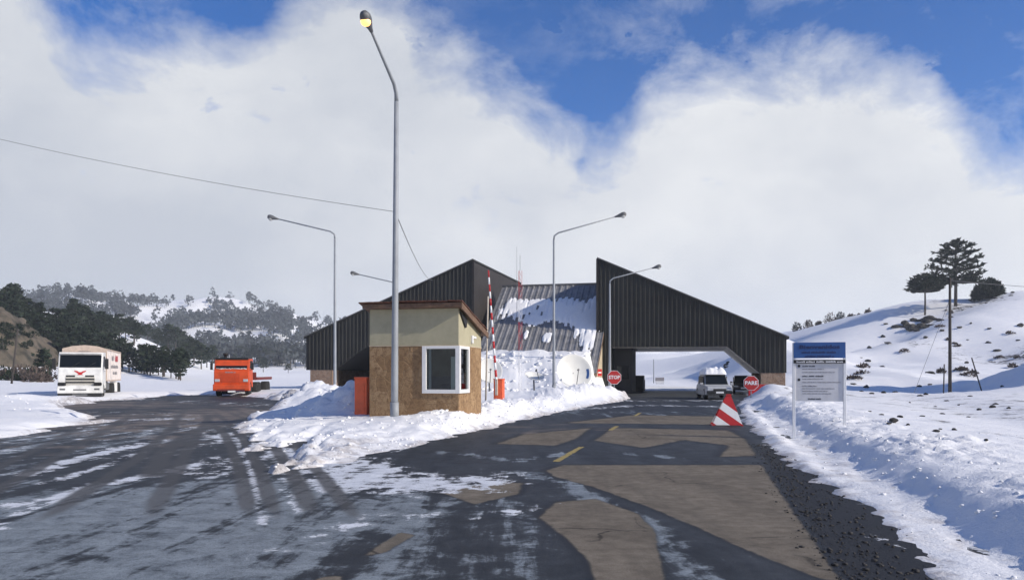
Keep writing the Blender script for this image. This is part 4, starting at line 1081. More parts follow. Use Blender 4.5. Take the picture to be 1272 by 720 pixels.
# ------------------------------------------------------------------ vehicles
def wheel(parent, x, y, r, w, side):
    M0 = Matrix.Translation((x, y, r)) @ Matrix.Rotation(R(90) * side, 4, 'Y')
    mb = MB(); mb.lathe([(r * .62, -w / 2), (r * .93, -w / 2), (r, -w * .36), (r, w * .36), (r * .93, w / 2), (r * .62, w / 2), (r * .58, w * .3)], 26, 0, M0); t = mb.build('wheel', MAT['rubber'], parent)
    mb = MB(); mb.lathe([(.001, w * .16), (r * .2, w * .2), (r * .22, w * .05), (r * .5, w * .0), (r * .58, w * .32), (r * .63, w * .34), (r * .63, -w * .4), (.001, -w * .4)], 22, 0, M0); mb.build('rim', MAT['rim'], t)
    return t
def loft(mb, rings, mi=0, smooth=False):
    n = len(rings[0])
    vs = [v for r_ in rings for v in r_]
    fs = [(i * n + k, i * n + (k + 1) % n, (i + 1) * n + (k + 1) % n, (i + 1) * n + k) for i in range(len(rings) - 1) for k in range(n)]
    fs += [tuple(range(n - 1, -1, -1)), tuple(range((len(rings) - 1) * n, len(rings) * n))]
    mb.add(vs, fs, mi, smooth)

def ground_z(x, y): return max(H1(x, y), 0.0)

# --- white lorry, local frame: front at y=0, length along +y, x right as seen from the front
xt, yt = xat(99.5, 49.6), 49.6
axis = Vector((-.36, .933, 0)).normalized()
lorry = thing('cargo_truck', 'white cargo truck with a pale covered box and a red bird emblem, parked facing us', 'truck', (xt, yt, .02), -math.atan2(axis.x, axis.y))
hw = 1.24
# cab: side profile (y,z) extruded across, rounded
prof = [(0.06, .62), (0.0, 1.0), (.0, 1.62), (.10, 1.98), (.46, 2.86), (.62, 2.98), (1.95, 3.02), (1.98, .70), (1.45, .66), (1.35, 1.02), (.62, 1.02), (.52, .62)]
mb = MB(); mb.prism(prof[::-1], 'x', -hw, hw); cab = mb.build('cab', MAT['truck_white'], lorry, bevel=.07, seg=3)
def on_front(z):            # y of cab front at height z
    pts = [(.62, .06), (1.0, 0), (1.62, 0), (1.98, .10), (2.86, .46), (2.98, .62)]
    return float(np.interp(z, [p[0] for p in pts], [p[1] for p in pts]))
def front_quad(mb, x0, x1, z0, z1, off, mi=0, th=.02):
    y0, y1 = on_front(z0) - off, on_front(z1) - off
    mb.add([(x0, y0, z0), (x1, y0, z0), (x1, y1, z1), (x0, y1, z1), (x0, y0 + th, z0), (x1, y0 + th, z0), (x1, y1 + th, z1), (x0, y1 + th, z1)],
           [(0, 1, 2, 3), (7, 6, 5, 4), (1, 0, 4, 5), (2, 1, 5, 6), (3, 2, 6, 7), (0, 3, 7, 4)], mi)
mb = MB(); front_quad(mb, -hw + .09, hw - .09, 2.02, 2.80, .012); ws = mb.build('windscreen', MAT['black'], cab, bevel=.03); ws.data.materials[0] = mat('dark_windscreen', (.010, .013, .016), .15, 0, .1, 2., spec=.2)
for sx in (-.55, .35):
    mb = MB(); mb.tube([(sx, on_front(2.03) - .03, 2.03), (sx + .5, on_front(2.35) - .04, 2.35)], .014, 5); mb.build('wiper', MAT['black'], ws)
mb = MB(); mb.box(-hw + .05, hw - .05, .25, .62, 2.86, 2.98); mb.build('sun_visor', MAT['truck_white'], cab, bevel=.03)
for z0, z1, x0, x1 in ((1.44, 1.54, -.78, -.28), (1.44, 1.54, .28, .78)):
    mb = MB(); front_quad(mb, x0, x1, z0, z1, .012); mb.build('air_slot', MAT['black'], cab)
for z0, z1 in ((1.24, 1.33), (1.05, 1.14)):
    mb = MB(); front_quad(mb, -.80, .80, z0, z1, .012); mb.build('grille_slot', MAT['black'], cab)
for z0, z1 in ((1.345, 1.425), (1.15, 1.23), (.96, 1.04)):
    mb = MB(); front_quad(mb, -.80, .80, z0, z1, .03, th=.03); mb.build('grille_bar', MAT['chrome'], cab)
mb = MB(); mb.prism([(-.12, .42), (-.16, .60), (-.14, .86), (.03, .90), (.5, .88), (.5, .42)], 'x', -hw - .01, hw + .01); bp = mb.build('bumper', MAT['truck_white'], lorry, bevel=.04)
for sx in (-1, 1):
    mb = MB(); mb.box(sx * .98 - .22, sx * .98 + .22, -.155, -.10, .90, 1.10); mb.box(sx * 1.02 - .2, sx * 1.02 + .2, -.155, -.04, .92, 1.06)
    mb.build('headlight', MAT['black'], bp, bevel=.03)
    mb = MB(); mb.box(sx * .95 - .15, sx * .95 + .15, -.172, -.15, .62, .73); mb.build('fog_lamp', MAT['galv_dark'], bp, bevel=.015)
    # mirrors on arms
    mb = MB(); mb.tube([(sx * hw, .42, 2.65), (sx * (hw + .22), .30, 2.62), (sx * (hw + .22), .30, 2.0), (sx * hw, .3, 1.95)], .02, 6); ma = mb.build('mirror_arm', MAT['black'], cab)
    mb = MB(); mb.box(sx * (hw + .22) - .10, sx * (hw + .22) + .10, .22, .34, 1.93, 2.58); mb.build('mirror', MAT['black'], ma, bevel=.03)
    mb = MB(); mb.prism([(.50, 2.05), (.72, 2.72), (1.45, 2.76), (1.5, 2.05)], 'x', sx * (hw - .005), sx * (hw + .006)); mb.build('side_window', MAT['black'], cab)
    mb = MB(); mb.box(sx * (hw + .003) - .01, sx * (hw + .003) + .01, 1.2, 1.4, 1.78, 1.83); mb.build('door_handle', MAT['black'], cab)
mb = MB(); mb.box(-hw + .02, hw - .02, -.10, .3, .20, .415); mb.build('bumper_lip', MAT['black'], bp)
mb = MB(); mb.box(-.36, .36, -.165, -.15, .60, .68); mb.build('lettering_strip', MAT['galv_dark'], bp)
mb = MB(); mb.box(-.42, .42, -.115, -.102, .26, .38); mb.build('number_plate', MAT['galv_dark'], bp)
# red bird emblem: two swept wings, a body and a tail
mb = MB()
yb_ = -.016
def fpt(x, z): return (x, on_front(z) - .016, z)
for sx in (-1, 1):
    mb.add([fpt(sx * .02, 1.70), fpt(sx * .14, 1.80), fpt(sx * .34, 1.84), fpt(sx * .30, 1.76), fpt(sx * .20, 1.71), fpt(sx * .10, 1.63)], [(0, 1, 2, 3, 4, 5)])
mb.add([fpt(-.06, 1.74), fpt(.06, 1.74), fpt(.08, 1.63), fpt(.17, 1.56), fpt(-.17, 1.56), fpt(-.08, 1.63)], [(0, 1, 2, 3, 4, 5)])
mb.build('emblem', MAT['red'], cab)
mb = MB(); word_strokes(mb, -.30, .40, 0, .16, 0, 0, 21); ob = mb.build('lettering', MAT['red'], cab, (0, on_front(1.95) - .014, 1.86)); ob.rotation_euler = (R(-16), 0, 0)
# cargo body with a shallow arched front wall
bw = 1.27; zb0, zside = 1.18, 3.22
arch = [(-bw, zb0), (bw, zb0), (bw, zside), (bw * .55, zside + .17), (0, zside + .24), (-bw * .55, zside + .17), (-bw, zside)]
mb = MB(); mb.prism(arch, 'y', 2.12, 11.3); box = mb.build('cargo_box', MAT['tarp'], lorry, bevel=.03)
for y in (2.06, 11.3):
    mb = MB(); ar2 = [(p[0] * 1.015, p[1] + .03 if p[1] > 2 else p[1]) for p in arch]; mb.prism(ar2, 'y', y, y + .055); mb.build('end_frame', MAT['tarp_trim'], box, bevel=.01)
for sx in (-1, 1):
    for k in range(9):
        y = 2.6 + k * 1.03; mb = MB(); mb.box(sx * (bw + .012) - .012, sx * (bw + .012) + .012, y, y + .07, zb0 + .02, zside); mb.build('post', MAT['tarp'], box)
    mb = MB(); mb.box(sx * (bw + .02) - .02, sx * (bw + .02) + .02, 2.2, 11.2, zside - .05, zside + .04); mb.build('top_rail', MAT['tarp_trim'], box)
    mb = MB(); mb.box(sx * (bw + .02) - .02, sx * (bw + .02) + .02, 2.2, 11.2, zb0 - .05, zb0 + .04); mb.build('lower_rail', MAT['tarp_trim'], box)
mb = MB(); word_strokes(mb, -.35, .35, 3.06, .06, 2.052, 0, 2); mb.build('lettering', MAT['inkgrey'], box)
# lettering rows along the visible side (too small to read in the photograph)
for (y0, y1, z, h_, m_, sd_) in ((5.0, 6.4, 2.55, .36, 'inkgrey', 1), (7.2, 9.0, 2.50, .48, 'red', 2), (4.6, 9.3, 2.02, .24, 'inkgrey', 3), (5.6, 8.4, 1.58, .24, 'inkgrey', 4)):
    mb = MB(); word_strokes(mb, 0, y1 - y0, 0, h_, 0, 0, sd_); o = mb.build('lettering', MAT[m_], box, (bw + .028, y0, z)); o.rotation_euler = (0, 0, R(90))
mb = MB(); mb.box(-.45, .45, .6, 11.2, .72, .98); mb.box(-.40, -.3, 1.9, 11.2, .98, 1.17); mb.box(.3, .4, 1.9, 11.2, .98, 1.17); mb.build('chassis', MAT['black'], lorry)
mb = MB(); mb.box(.62, 1.2, 2.9, 4.4, .55, 1.05); mb.build('fuel_tank', MAT['galv_dark'], lorry, bevel=.08)
for y in (.98, 6.2, 9.2, 10.35):
    for sx in (-1, 1): wheel(lorry, sx * 1.05, y, .50, .32 if y < 2 else .5, sx)
for sx in (-1, 1):
    mb = MB(); mb.box(sx * 1.05 - .24, sx * 1.05 + .24, 8.55, 8.60, .35, 1.1); mb.build('mud_flap', MAT['signwhite'] if sx > 0 else MAT['black'], lorry)

# --- orange lorry with an empty flatbed
xo, yo = xat(287.5, 57.5), 57.5
axis2 = Vector((-.165, .986, 0)).normalized()
ot = thing('flatbed_truck', 'orange truck with a low empty dark-red flatbed, snow under its windscreen', 'truck', (xo, yo, .02), -math.atan2(axis2.x, axis2.y))
hw = 1.22
prof = [(0.10, .60), (.0, .95), (.0, 1.75), (.16, 2.0), (.34, 2.62), (.48, 2.72), (1.75, 2.74), (1.80, .66), (1.5, .62), (1.4, 1.02), (.60, 1.02), (.5, .6)]
mb = MB(); mb.prism(prof[::-1], 'x', -hw, hw); cab = mb.build('cab', MAT['truck_orange'], ot, bevel=.06, seg=3)
def on_front(z):
    pts = [(.60, .10), (.95, 0), (1.75, 0), (2.0, .16), (2.62, .34), (2.72, .48)]
    return float(np.interp(z, [p[0] for p in pts], [p[1] for p in pts]))
mb = MB(); front_quad(mb, -hw + .08, hw - .16, 2.02, 2.66, .014); ws = mb.build('windscreen', bpy.data.materials['dark_windscreen'], cab, bevel=.03)
mb = MB()
rr = random.Random(8)
for k in range(22):
    x = -hw + .2 + k * .095; r_ = rr.uniform(.03, .06); c = Matrix.Translation((x, on_front(1.99) - .05, 1.99 + rr.uniform(-.015, .03)))
    mb.lathe([(.001, -r_ * .8), (r_ * .8, -r_ * .4), (r_, 0), (r_ * .7, r_ * .6), (.001, r_ * .8)], 8, 0, c)
o = mb.build('snow_ledge', MAT['snow'], cab)
mb = MB(); mb.box(-hw + .05, hw - .1, .30, .6, 2.66, 2.80); mb.build('sun_visor', MAT['black'], cab, bevel=.03)
mb = MB(); front_quad(mb, -.72, .55, 1.02, 1.62, .016, th=.03); gl = mb.build('grille', mat('dull_orange', (.50, .055, .012), .5), cab)
for k in range(6):
    mb = MB(); z = 1.06 + k * .095; front_quad(mb, -.70, .53, z, z + .035, .034, th=.02); mb.build('grille_bar', MAT['truck_orange'], gl)
mb = MB(); word_strokes(mb, -.42, .30, 0, .10, 0, 0, 5); mb.build('lettering', MAT['galv'], cab, (0, on_front(1.72) - .014, 1.70))
mb = MB(); mb.prism([(-.14, .40), (-.18, .55), (-.16, .86), (.02, .90), (.5, .88), (.5, .42)], 'x', -hw - .04, hw + .04); bp = mb.build('bumper', MAT['truck_orange'], ot, bevel=.04)
mb = MB(); mb.box(-.95, .95, -.175, -.10, .40, .52); mb.build('bumper_lip', MAT['maroon'], bp)
mb = MB(); mb.box(-.22, .30, -.19, -.178, .30, .42); mb.build('number_plate', MAT['signwhite'], bp)
for sx in (-1, 1):
    mb = MB(); mb.box(sx * .98 - .17, sx * .98 + .17, -.03, .05, 1.05, 1.25); mb.build('headlight', MAT['lampglass'], cab, bevel=.02)
    mb = MB(); mb.tube([(sx * hw, .35, 2.5), (sx * (hw + .2), .25, 2.48), (sx * (hw + .2), .25, 1.95), (sx * hw, .28, 1.9)], .02, 6); ma = mb.build('mirror_arm', MAT['black'], cab)
    mb = MB(); mb.box(sx * (hw + .2) - .09, sx * (hw + .2) + .09, .2, .28, 1.92, 2.42); mb.build('mirror', MAT['black'], ma, bevel=.02)
    mb = MB(); mb.prism([(.42, 2.02), (.58, 2.58), (1.35, 2.6), (1.4, 2.02)], 'x', sx * (hw - .005), sx * (hw + .006)); mb.build('side_window', MAT['black'], cab)
mb = MB(); mb.tube([(-.75, 1.95, 1.0), (-.75, 1.95, 3.0)], .12, 10); mb.tube([(-.75, 1.95, 3.0), (-.75, 1.95, 3.18)], .20, 12); mb.build('air_intake', MAT['black'], ot)
mb = MB(); mb.box(-.45, .45, .5, 9.6, .70, .95); mb.box(-.55, .55, 1.9, 3.2, .8, 1.5); mb.build('chassis', MAT['black'], ot, bevel=.03)
mb = MB(); mb.box(-1.25, 1.25, 3.3, 12.0, 1.15, 1.32); fb = mb.build('flatbed', MAT['maroon'], ot, bevel=.02)
mb = MB(); mb.box(-1.25, 1.25, 3.24, 3.298, 1.15, 1.75); mb.build('headboard', MAT['maroon'], fb)
for sx in (-1, 1):
    mb = MB(); mb.box(sx * 1.26 - .03, sx * 1.26 + .03, 3.4, 12.0, 1.18, 1.38); mb.build('side_rail', MAT['maroon'], fb)
for y in (.98, 3.9, 5.1, 9.2, 10.4):
    for sx in (-1, 1): wheel(ot, sx * 1.02, y, .50, .34 if y < 2 else .5, sx)

# --- cars at the hall
def make_car(name, label, x, y, rz, w, hgt, paint, suv=True, snowcap=False):
    g = thing(name, label, 'car', (x, y, .01), rz)
    hw = w / 2; L = 4.5; hb = hgt * .56
    secs = [(0.0, .40, hb * .80, .86), (.12, .30, hb * .92, .96), (.9, .26, hb * .98, 1.0), (1.25, .26, hb * 1.02, 1.0), (3.6, .26, hb * 1.04, 1.0), (4.35, .30, hb * 1.02, .97), (4.5, .42, hb * .9, .9)]
    mb = MB()
    loft(mb, [[(-hw * k, yy, z0), (hw * k, yy, z0), (hw * k * 1.0, yy, z0 + (z1 - z0) * .55), (hw * k * .95, yy, z1), (-hw * k * .95, yy, z1), (-hw * k, yy, z0 + (z1 - z0) * .55)] for yy, z0, z1, k in secs])
    body = mb.build('body', paint, g, bevel=.04)
    ch = [(1.05, hb * .99, .90), (1.75, hgt - .04, .78), (2.0, hgt, .77), (3.9 if suv else 3.0, hgt, .77), (4.32 if suv else 4.0, hb * .99, .90)]
    mb = MB(); loft(mb, [[(-hw * k, yy, hb * .95), (hw * k, yy, hb * .95), (hw * k * .99, yy, z1), (-hw * k * .99, yy, z1)] for yy, z1, k in ch]); cabn = mb.build('cabin', paint, g, bevel=.03)
    def q(mb, a, b, c, d): mb.add([a, b, c, d], [(0, 1, 2, 3)])
    mb = MB(); q(mb, (-hw * .82, 1.12, hb * 1.04), (hw * .82, 1.12, hb * 1.04), (hw * .74, 1.68, hgt - .10), (-hw * .74, 1.68, hgt - .10)); o = mb.build('windscreen', bpy.data.materials['dark_windscreen'], cabn); o.location = (0, -.035, .02)
    for sx in (-1, 1):
        mb = MB(); mb.box(sx * hw * .885 - .015, sx * hw * .885 + .015, 1.75, 3.7 if suv else 2.9, hb * 1.06, hgt - .14); mb.build('side_window', MAT['black'], cabn)
        mb = MB(); mb.box(sx * hw * .70 - .16, sx * hw * .70 + .16, -.05, .10, hb * .62, hb * .78); mb.build('headlight', MAT['lampglass'], body, bevel=.02)
        mb = MB(); mb.box(sx * (hw + .10) - .1, sx * (hw + .10) + .1, 1.15, 1.3, hb * 1.0, hb * 1.0 + .16); mb.build('mirror', paint, body, bevel=.03)
        for yy in (.85, 3.65): wheel(g, sx * (hw - .11), yy, .35, .22, sx)
    mb = MB(); mb.box(-hw * .45, hw * .45, -.03, .06, hb * .60, hb * .76); mb.build('grille', MAT['black'], body)
    mb = MB(); mb.box(-hw * .92, hw * .92, -.09, .12, .36, .56); bm = mb.build('bumper', MAT['black'] if suv else paint, body, bevel=.04)
    mb = MB(); mb.box(-.24, .24, -.105, -.092, .40, .52); mb.build('number_plate', MAT['signwhite'], bm)
    if snowcap:
        n = 22; mb = MB(); U, V = np.meshgrid(np.linspace(-1, 1, n), np.linspace(0, 1, n)); d = np.sqrt(np.clip(1 - np.abs(U) ** 4, 0, 1)) * np.sqrt(np.clip(1 - np.abs(2 * V - 1) ** 6, 0, 1))
        Z = hgt - .02 + d * (.42 + .14 * fbm(U * 2.0, V * 3, 3)); vs = [(float(u * hw * .86), float(1.55 + v * 2.5), float(z)) for u, v, z in zip(U.ravel(), V.ravel(), Z.ravel())]
        mb.add(vs, [(j * n + i, j * n + i + 1, (j + 1) * n + i + 1, (j + 1) * n + i) for j in range(n - 1) for i in range(n - 1)], 0, True); mb.build('snow_cap', MAT['snow'], g)
    return g
xc, yc = xat(894, 50.5), 50.5
make_car('parked_car', 'white off-roader with a thick cap of snow on its roof', xc, yc, ROAD_ROT + R(9), 1.72, 1.62, MAT['carwhite'], True, True)
make_car('parked_car', 'black car parked under the hall near the stone pier', xat(924, 66), 66, ROAD_ROT, 1.75, 1.5, MAT['carblack'], False)
# red plastic barrier block by the pier
xr, yr = xat(943, 57), 57
mb = MB(); mb.prism([(-.28, 0), (.28, 0), (.28, .18), (.12, .42), (.10, .85), (-.10, .85), (-.12, .42), (-.28, .18)], 'x', -.75, .75)
tag(mb.build('barrier_block', MAT['red'], None, (xr, yr, ground_z(xr, yr) - .1), bevel=.03), 'red plastic barrier block in the snow before the stone pier', 'barrier').rotation_euler = (0, 0, ROAD_ROT)

# ------------------------------------------------------------------ poles and wires
def utility_pole(px, z, py_top, label, lean=0., r=.13, cross=False):
    x = xat(px, z); g0 = H1(x, z); L = altat(py_top, z) - g0
    g = thing('utility_pole', label, 'utility pole', (x, z, g0 - .3))
    mb = MB(); mb.tube([(0, 0, 0), (lean * .5, 0, L * .5 + .15), (lean, 0, L + .3)], [r, r * .85, r * .65], 10); mb.build('shaft', MAT['polewood'], g)
    for k in (0, 1):
        mb = MB(); zz_ = L + .12 - k * .55; mb.lathe([(.001, 0), (.04, 0), (.05, .05), (.03, .09), (.05, .12), (.001, .15)], 8, 0, Matrix.Translation((lean + r * .7 + .05, 0, zz_))); mb.build('insulator', MAT['galv_dark'], g)
    return g, Vector((x + lean, z, g0 + L))
poleR, pR = utility_pole(1180, 60, 345, 'bare wooden utility pole with guy wires on the right-hand snow slope')
poleL, pL = utility_pole(14, 92, 408, 'leaning wooden utility pole below the bare brown hillside', .75, .12)
def guy(px_t, py_t, px_b, z, label):
    xb_ = xat(px_b, z); gb = H1(xb_, z)
    top = Vector((xat(px_t, z), z, altat(py_t, z)))
    mb = MB(); mb.tube([tuple(top - Vector((xb_, z, gb))), (0, 0, -.1)], .045, 6)
    return tag(mb.build('stay_post', MAT['polewood'], None, (xb_, z, gb)), label, 'post')
guy(1173, 452, 1172, 59, 'short upright post beside the bare utility pole')
guy(1207, 444, 1220, 60, 'short slanting post on the slope beyond the utility pole')
def wire(a, b, sag, r, label, n=24, name='overhead_wire'):
    a = Vector(a); b = Vector(b); pts = []
    for i in range(n + 1):
        k = i / n; p = a.lerp(b, k); p.z -= sag * 4 * k * (1 - k); pts.append(tuple(p - a))
    mb = MB(); mb.tube(pts, r, 5); return tag(mb.build(name, MAT['wire'], None, a), label, 'wire')
lp = Vector((xat(491, 23.6), 23.6, altat(263, 23.6)))
far_l = Vector((-22.5, 30.5, altat(150, 30.5)))
wire(far_l, lp, .22, .008, 'long thin wire running across the sky to the lit street lamp')
wire(lp, (xat(537, 66.5), 66.5, altat(348, 66.5)), .5, .014, 'thin wire dropping from the lit street lamp to the hall roof')
wire(pR + Vector((0, 0, -.2)), (pR.x + 60, pR.y + 30, pR.z + 2.5), .8, .018, 'wire leaving the bare utility pole across the snow slope')
wire(pR + Vector((0, 0, -1.6)), (xat(1135, 60), 60, H1(xat(1135, 60), 60)), 0, .014, 'guy wire stretched from the bare utility pole to the snow', name='guy_wire')
utility = MB(); utility.tube([(0, 0, -.3), (0, 0, far_l.z + .3 - H1(far_l.x, far_l.y))], [.14, .09], 10)
tag(utility.build('utility_pole', MAT['polewood'], None, (far_l.x, far_l.y, H1(far_l.x, far_l.y))), 'wooden pole carrying the far end of the long wire beside the lot', 'utility pole')

# ------------------------------------------------------------------ trees
def leafy_branch(mb, a, b, r, n, mi, rr, size):
    """rope-like araucaria branch: spiky leaf tufts all round it"""
    a = Vector(a); b = Vector(b); d = (b - a)
    for i in range(n):
        k = (i + rr.random()) / n; p = a + d * k; p.z += .10 * d.length * (k * k - .3 * k)
        th = rr.uniform(0, 6.283); out = Vector((math.cos(th), math.sin(th), rr.uniform(-.6, .9))).normalized()
        s_ = size * rr.uniform(.6, 1.2)
        tip = p + (out * .8 + d.normalized() * .75) * s_
        w = out.cross(d).normalized() * s_ * .30
        mb.add([p - w, p + w, tip], [(0, 1, 2)], mi)
        mb.add([p - out.cross(w) * .6, p + d.normalized() * s_ * .35, tip + Vector((0, 0, -.15 * s_))], [(0, 1, 2)], mi)
def hero_araucaria(seed, height, crown_lo, spread, tiers, per, size, nleaf, flatness, label, loc, dome=1.0):
    rr = random.Random(seed)
    g = thing('araucaria_tree', label, 'tree', loc)
    mb = MB(); mb.tube([(0, 0, -.6), (.05, 0, height * .35), (0, .05, height * .7), (0, 0, height * .97)], [height * .026, height * .022, height * .017, height * .006], 10)
    br = MB(); lf = MB()
    zc = height * crown_lo; up_r = height - zc
    for t in range(tiers):
        k = t / (tiers - 1); phi = R(flatness + (86 - flatness) * k)
        m = max(5, int(per * math.cos(phi) ** .8))
        for j in range(m):
            th = 6.283 * (j + rr.random() * .8) / m + t * .6
            q0 = rr.uniform(.82, 1.06)
            L = spread * math.cos(phi) ** .85 * q0
            tip = Vector((math.cos(th) * L, math.sin(th) * L, zc + (up_r if phi > 0 else spread * .75) * math.sin(phi) * q0 + rr.uniform(-.25, .25)))
            base = Vector((0, 0, min(max(tip.z - L * .12 - .3, zc - .12 * height), height * .95)))
            br.tube([base, base.lerp(tip, .5) + Vector((0, 0, -.05 * L)), tip], [.085 * height / 15, .055 * height / 15, .03], 5, caps=False)
            st_ = base.lerp(tip, .34)
            leafy_branch(lf, st_, tip, 0, nleaf, 0, rr, size)
            for q in range(5):
                a = base.lerp(tip, rr.uniform(.5, .98)); off_ = Vector((-math.sin(th), math.cos(th), rr.uniform(-.2, .7))) * rr.choice((-1, 1)) * max(L, 1.2) * rr.uniform(.14, .30) + Vector((0, 0, .3))
                leafy_branch(lf, a, a + off_, 0, nleaf // 2, 0, rr, size)
    mb.build('trunk', MAT['bark'], g); 
    cr = lf.build('crown', MAT['leaf'], g); b_ = br.build('limbs', MAT['bark'], cr)
    return g
def on_ground(px, z, dz=0.0): x = xat(px, z); return (x, z, H1(x, z) + dz)
L0 = on_ground(1187, 172); hb = altat(300, 172) - L0[2]
hero_araucaria(7, hb, .50, 5.9, 9, 14, .58, 20, -30, 'tall araucaria with a ragged umbrella crown on the snowy crest', L0)
L1 = on_ground(1149, 170); h1 = altat(343, 170) - L1[2]
hero_araucaria(9, h1, .70, 3.9, 6, 17, .52, 24, -8, 'small flat-topped umbrella araucaria on the snowy crest', L1)
L2 = on_ground(1228, 176, -.3); h2 = altat(346, 176) - L2[2]
def bush(name, loc, rx, rz, n, size, material, label, cat='bush', group=None, seed=1, woody=True, zlift=.0):
    rr = random.Random(seed); g = thing(name, label, cat, loc, 0, group); mb = MB()
    for i in range(n):
        while True:
            p = Vector((rr.uniform(-1, 1), rr.uniform(-1, 1), rr.uniform(0, 1)))
            if p.x * p.x + p.y * p.y + (p.z * 1.0) ** 2 < 1 and rr.random() < .35 + p.length: break
        q = Vector((p.x * rx, p.y * rx, zlift + p.z * rz)); o = (p + Vector((rr.uniform(-.4, .4), rr.uniform(-.4, .4), rr.uniform(0, .5)))).normalized()
        s_ = size * rr.uniform(.6, 1.3); w = o.cross(Vector((rr.uniform(-1, 1), rr.uniform(-1, 1), rr.uniform(-1, 1)))).normalized() * s_ * .34
        mb.add([q - w, q + w, q + o * s_], [(0, 1, 2)])
    mb.build('foliage', material, g)
    if woody:
        mb = MB()
        for k in range(5):
            th = k * 1.3; mb.tube([(0, 0, -.15), (math.cos(th) * rx * .5, math.sin(th) * rx * .5, zlift + rz * .6)], [.07 * rz ** .5, .02], 5)
        mb.build('stem', MAT['bark'], g)
    return g
bush('round_bush', L2, 3.25, h2, 2600, .62, MAT['leaf'], 'dense round dark bush growing on the snowy crest beside the tall araucaria', seed=5)
# ridge-line scrub
rr = random.Random(21)
for k, (px, py0, py1, w) in enumerate(((990, 404, 413, 9), (1004, 405, 413, 10), (1017, 407, 412, 6), (1031, 401, 411, 14), (1044, 399, 408, 10), (1057, 402, 407, 9), (1066, 402, 406, 8), (1079, 395, 403, 8), (1091, 399, 404, 12), (1103, 397, 402, 9))):
    z = 205; x = xat(px, z); g0 = H1(x, z)
    bush('ridge_shrub', (x, z, g0 - .2), w * z / FPX * .55, (py1 - py0) * z / FPX * 1.25, 160, .5, MAT['scrub'] if k % 4 else MAT['leaf_far'], 'grey leafless shrub on the ridge behind the notice board' if k % 4 else 'dark green shrub on the ridge behind the notice board', 'shrub', 'shrubs along the ridge', seed=30 + k)

# smaller trees, made once and copied
def small_araucaria(seed, height, spread, lo, n, size):
    """trunk and crown of a mid-distance tree: crown = tufts in an umbrella-shaped shell"""
    rr = random.Random(seed)
    tr = MB(); tr.tube([(0, 0, -height * .12), (0, 0, height * .85)], [height * .028, height * .012], 6)
    cr = MB()
    tiers = 5
    for t in range(tiers):
        k = t / (tiers - 1); z = height * (lo + (.93 - lo) * k); rad = spread * math.sqrt(max(1.02 - (k * .95) ** 2, .05))
        m = 9
        for j in range(m):
            th = 6.283 * (j + rr.random()) / m; L = rad * rr.uniform(.55, 1.08); c = Vector((math.cos(th) * L, math.sin(th) * L, z + L * .18 * k + rr.uniform(-.03, .03) * height))
            for q in range(n):
                k2 = rr.uniform(.35, 1.0); p = Vector((c.x * k2, c.y * k2, z + (c.z - z) * k2)) + Vector((rr.uniform(-1, 1), rr.uniform(-1, 1), rr.uniform(-.6, .8))) * size * .5
                o = Vector((rr.uniform(-1, 1), rr.uniform(-1, 1), rr.uniform(-.4, 1))).normalized() * size
                w = o.cross(Vector((rr.uniform(-1, 1), rr.uniform(-1, 1), rr.uniform(-1, 1)))).normalized() * size * .5
                cr.add([p - w, p + w, p + o], [(0, 1, 2)])
    def me(mbx, nm, material):
        m_ = bpy.data.meshes.new(nm); m_.from_pydata(mbx.v, [], mbx.f); m_.materials.append(material); m_.update(); return m_
    return me(tr, 'trunk', MAT['bark']), me(cr, 'crown', MAT['leaf'])
KINDS = [small_araucaria(40 + k, 7.0, sp, lo, 7, sz) for k, (sp, lo, sz) in enumerate(((2.5, .45, .75), (2.9, .35, .85), (2.1, .30, .7), (3.0, .55, .75), (2.7, .22, .9)))]
def place_tree(x, y, s_, label, group, k=None, sink=0.2):
    k = random.randrange(len(KINDS)) if k is None else k
    g = thing('araucaria_tree', label, 'tree', (x, y, H1(x, y) - sink), random.uniform(0, 6.28), group); g.scale = (s_ * random.uniform(.9, 1.15), s_ * random.uniform(.9, 1.15), s_)
    for nm, me in zip(('trunk', 'crown'), KINDS[k]):
        o = bpy.data.objects.new(nm, me); COL.objects.link(o); o.parent = g
    return g
# dark wood on the hill behind the white truck
rr = random.Random(77); random.seed(5)
WOOD_TOP = [(-60, 372), (0, 366), (25, 366), (48, 385), (75, 388), (100, 405), (125, 425), (150, 432), (180, 444), (215, 452)]
placed = []
def wood_ok(x, y, dmin):
    for (a, b) in placed:
        if (a - x) ** 2 + (b - y) ** 2 < dmin * dmin: return False
    placed.append((x, y)); return True
WOOD_LOW = [(-30, 440), (0, 440), (60, 446), (100, 458), (150, 461), (200, 468), (226, 473)]
cnt = 0; tries = 0
while cnt < 190 and tries < 620:
    tries += 1
    px = rr.uniform(-25, 226); hi_, lo_ = np.interp(px, [p for p, _ in WOOD_TOP], [q for _, q in WOOD_TOP]), np.interp(px, [p for p, _ in WOOD_LOW], [q for _, q in WOOD_LOW])
    py = rr.uniform(min(hi_ + 24, lo_ - 2), lo_)
    x, y, z = ground_hit(px, py, 125., 420., 900)
    if not wood_ok(x, y, 2.4): continue
    place_tree(x, y, rr.uniform(.8, 1.2) * min(y / 215, 1.3), 'dark araucaria in the dense wood on the hillside behind the white truck', 'trees of the dark hillside wood'); cnt += 1
for k in range(26):
    px = rr.uniform(84, 172); py = np.interp(px, (84, 172), (402, 424)) + rr.uniform(0, 12); x, y, z = ground_hit(px, py, 180., 330., 700)
    place_tree(x, y, rr.uniform(.85, 1.15), 'dark araucaria in the dense wood on the hillside behind the white truck', 'trees of the dark hillside wood')
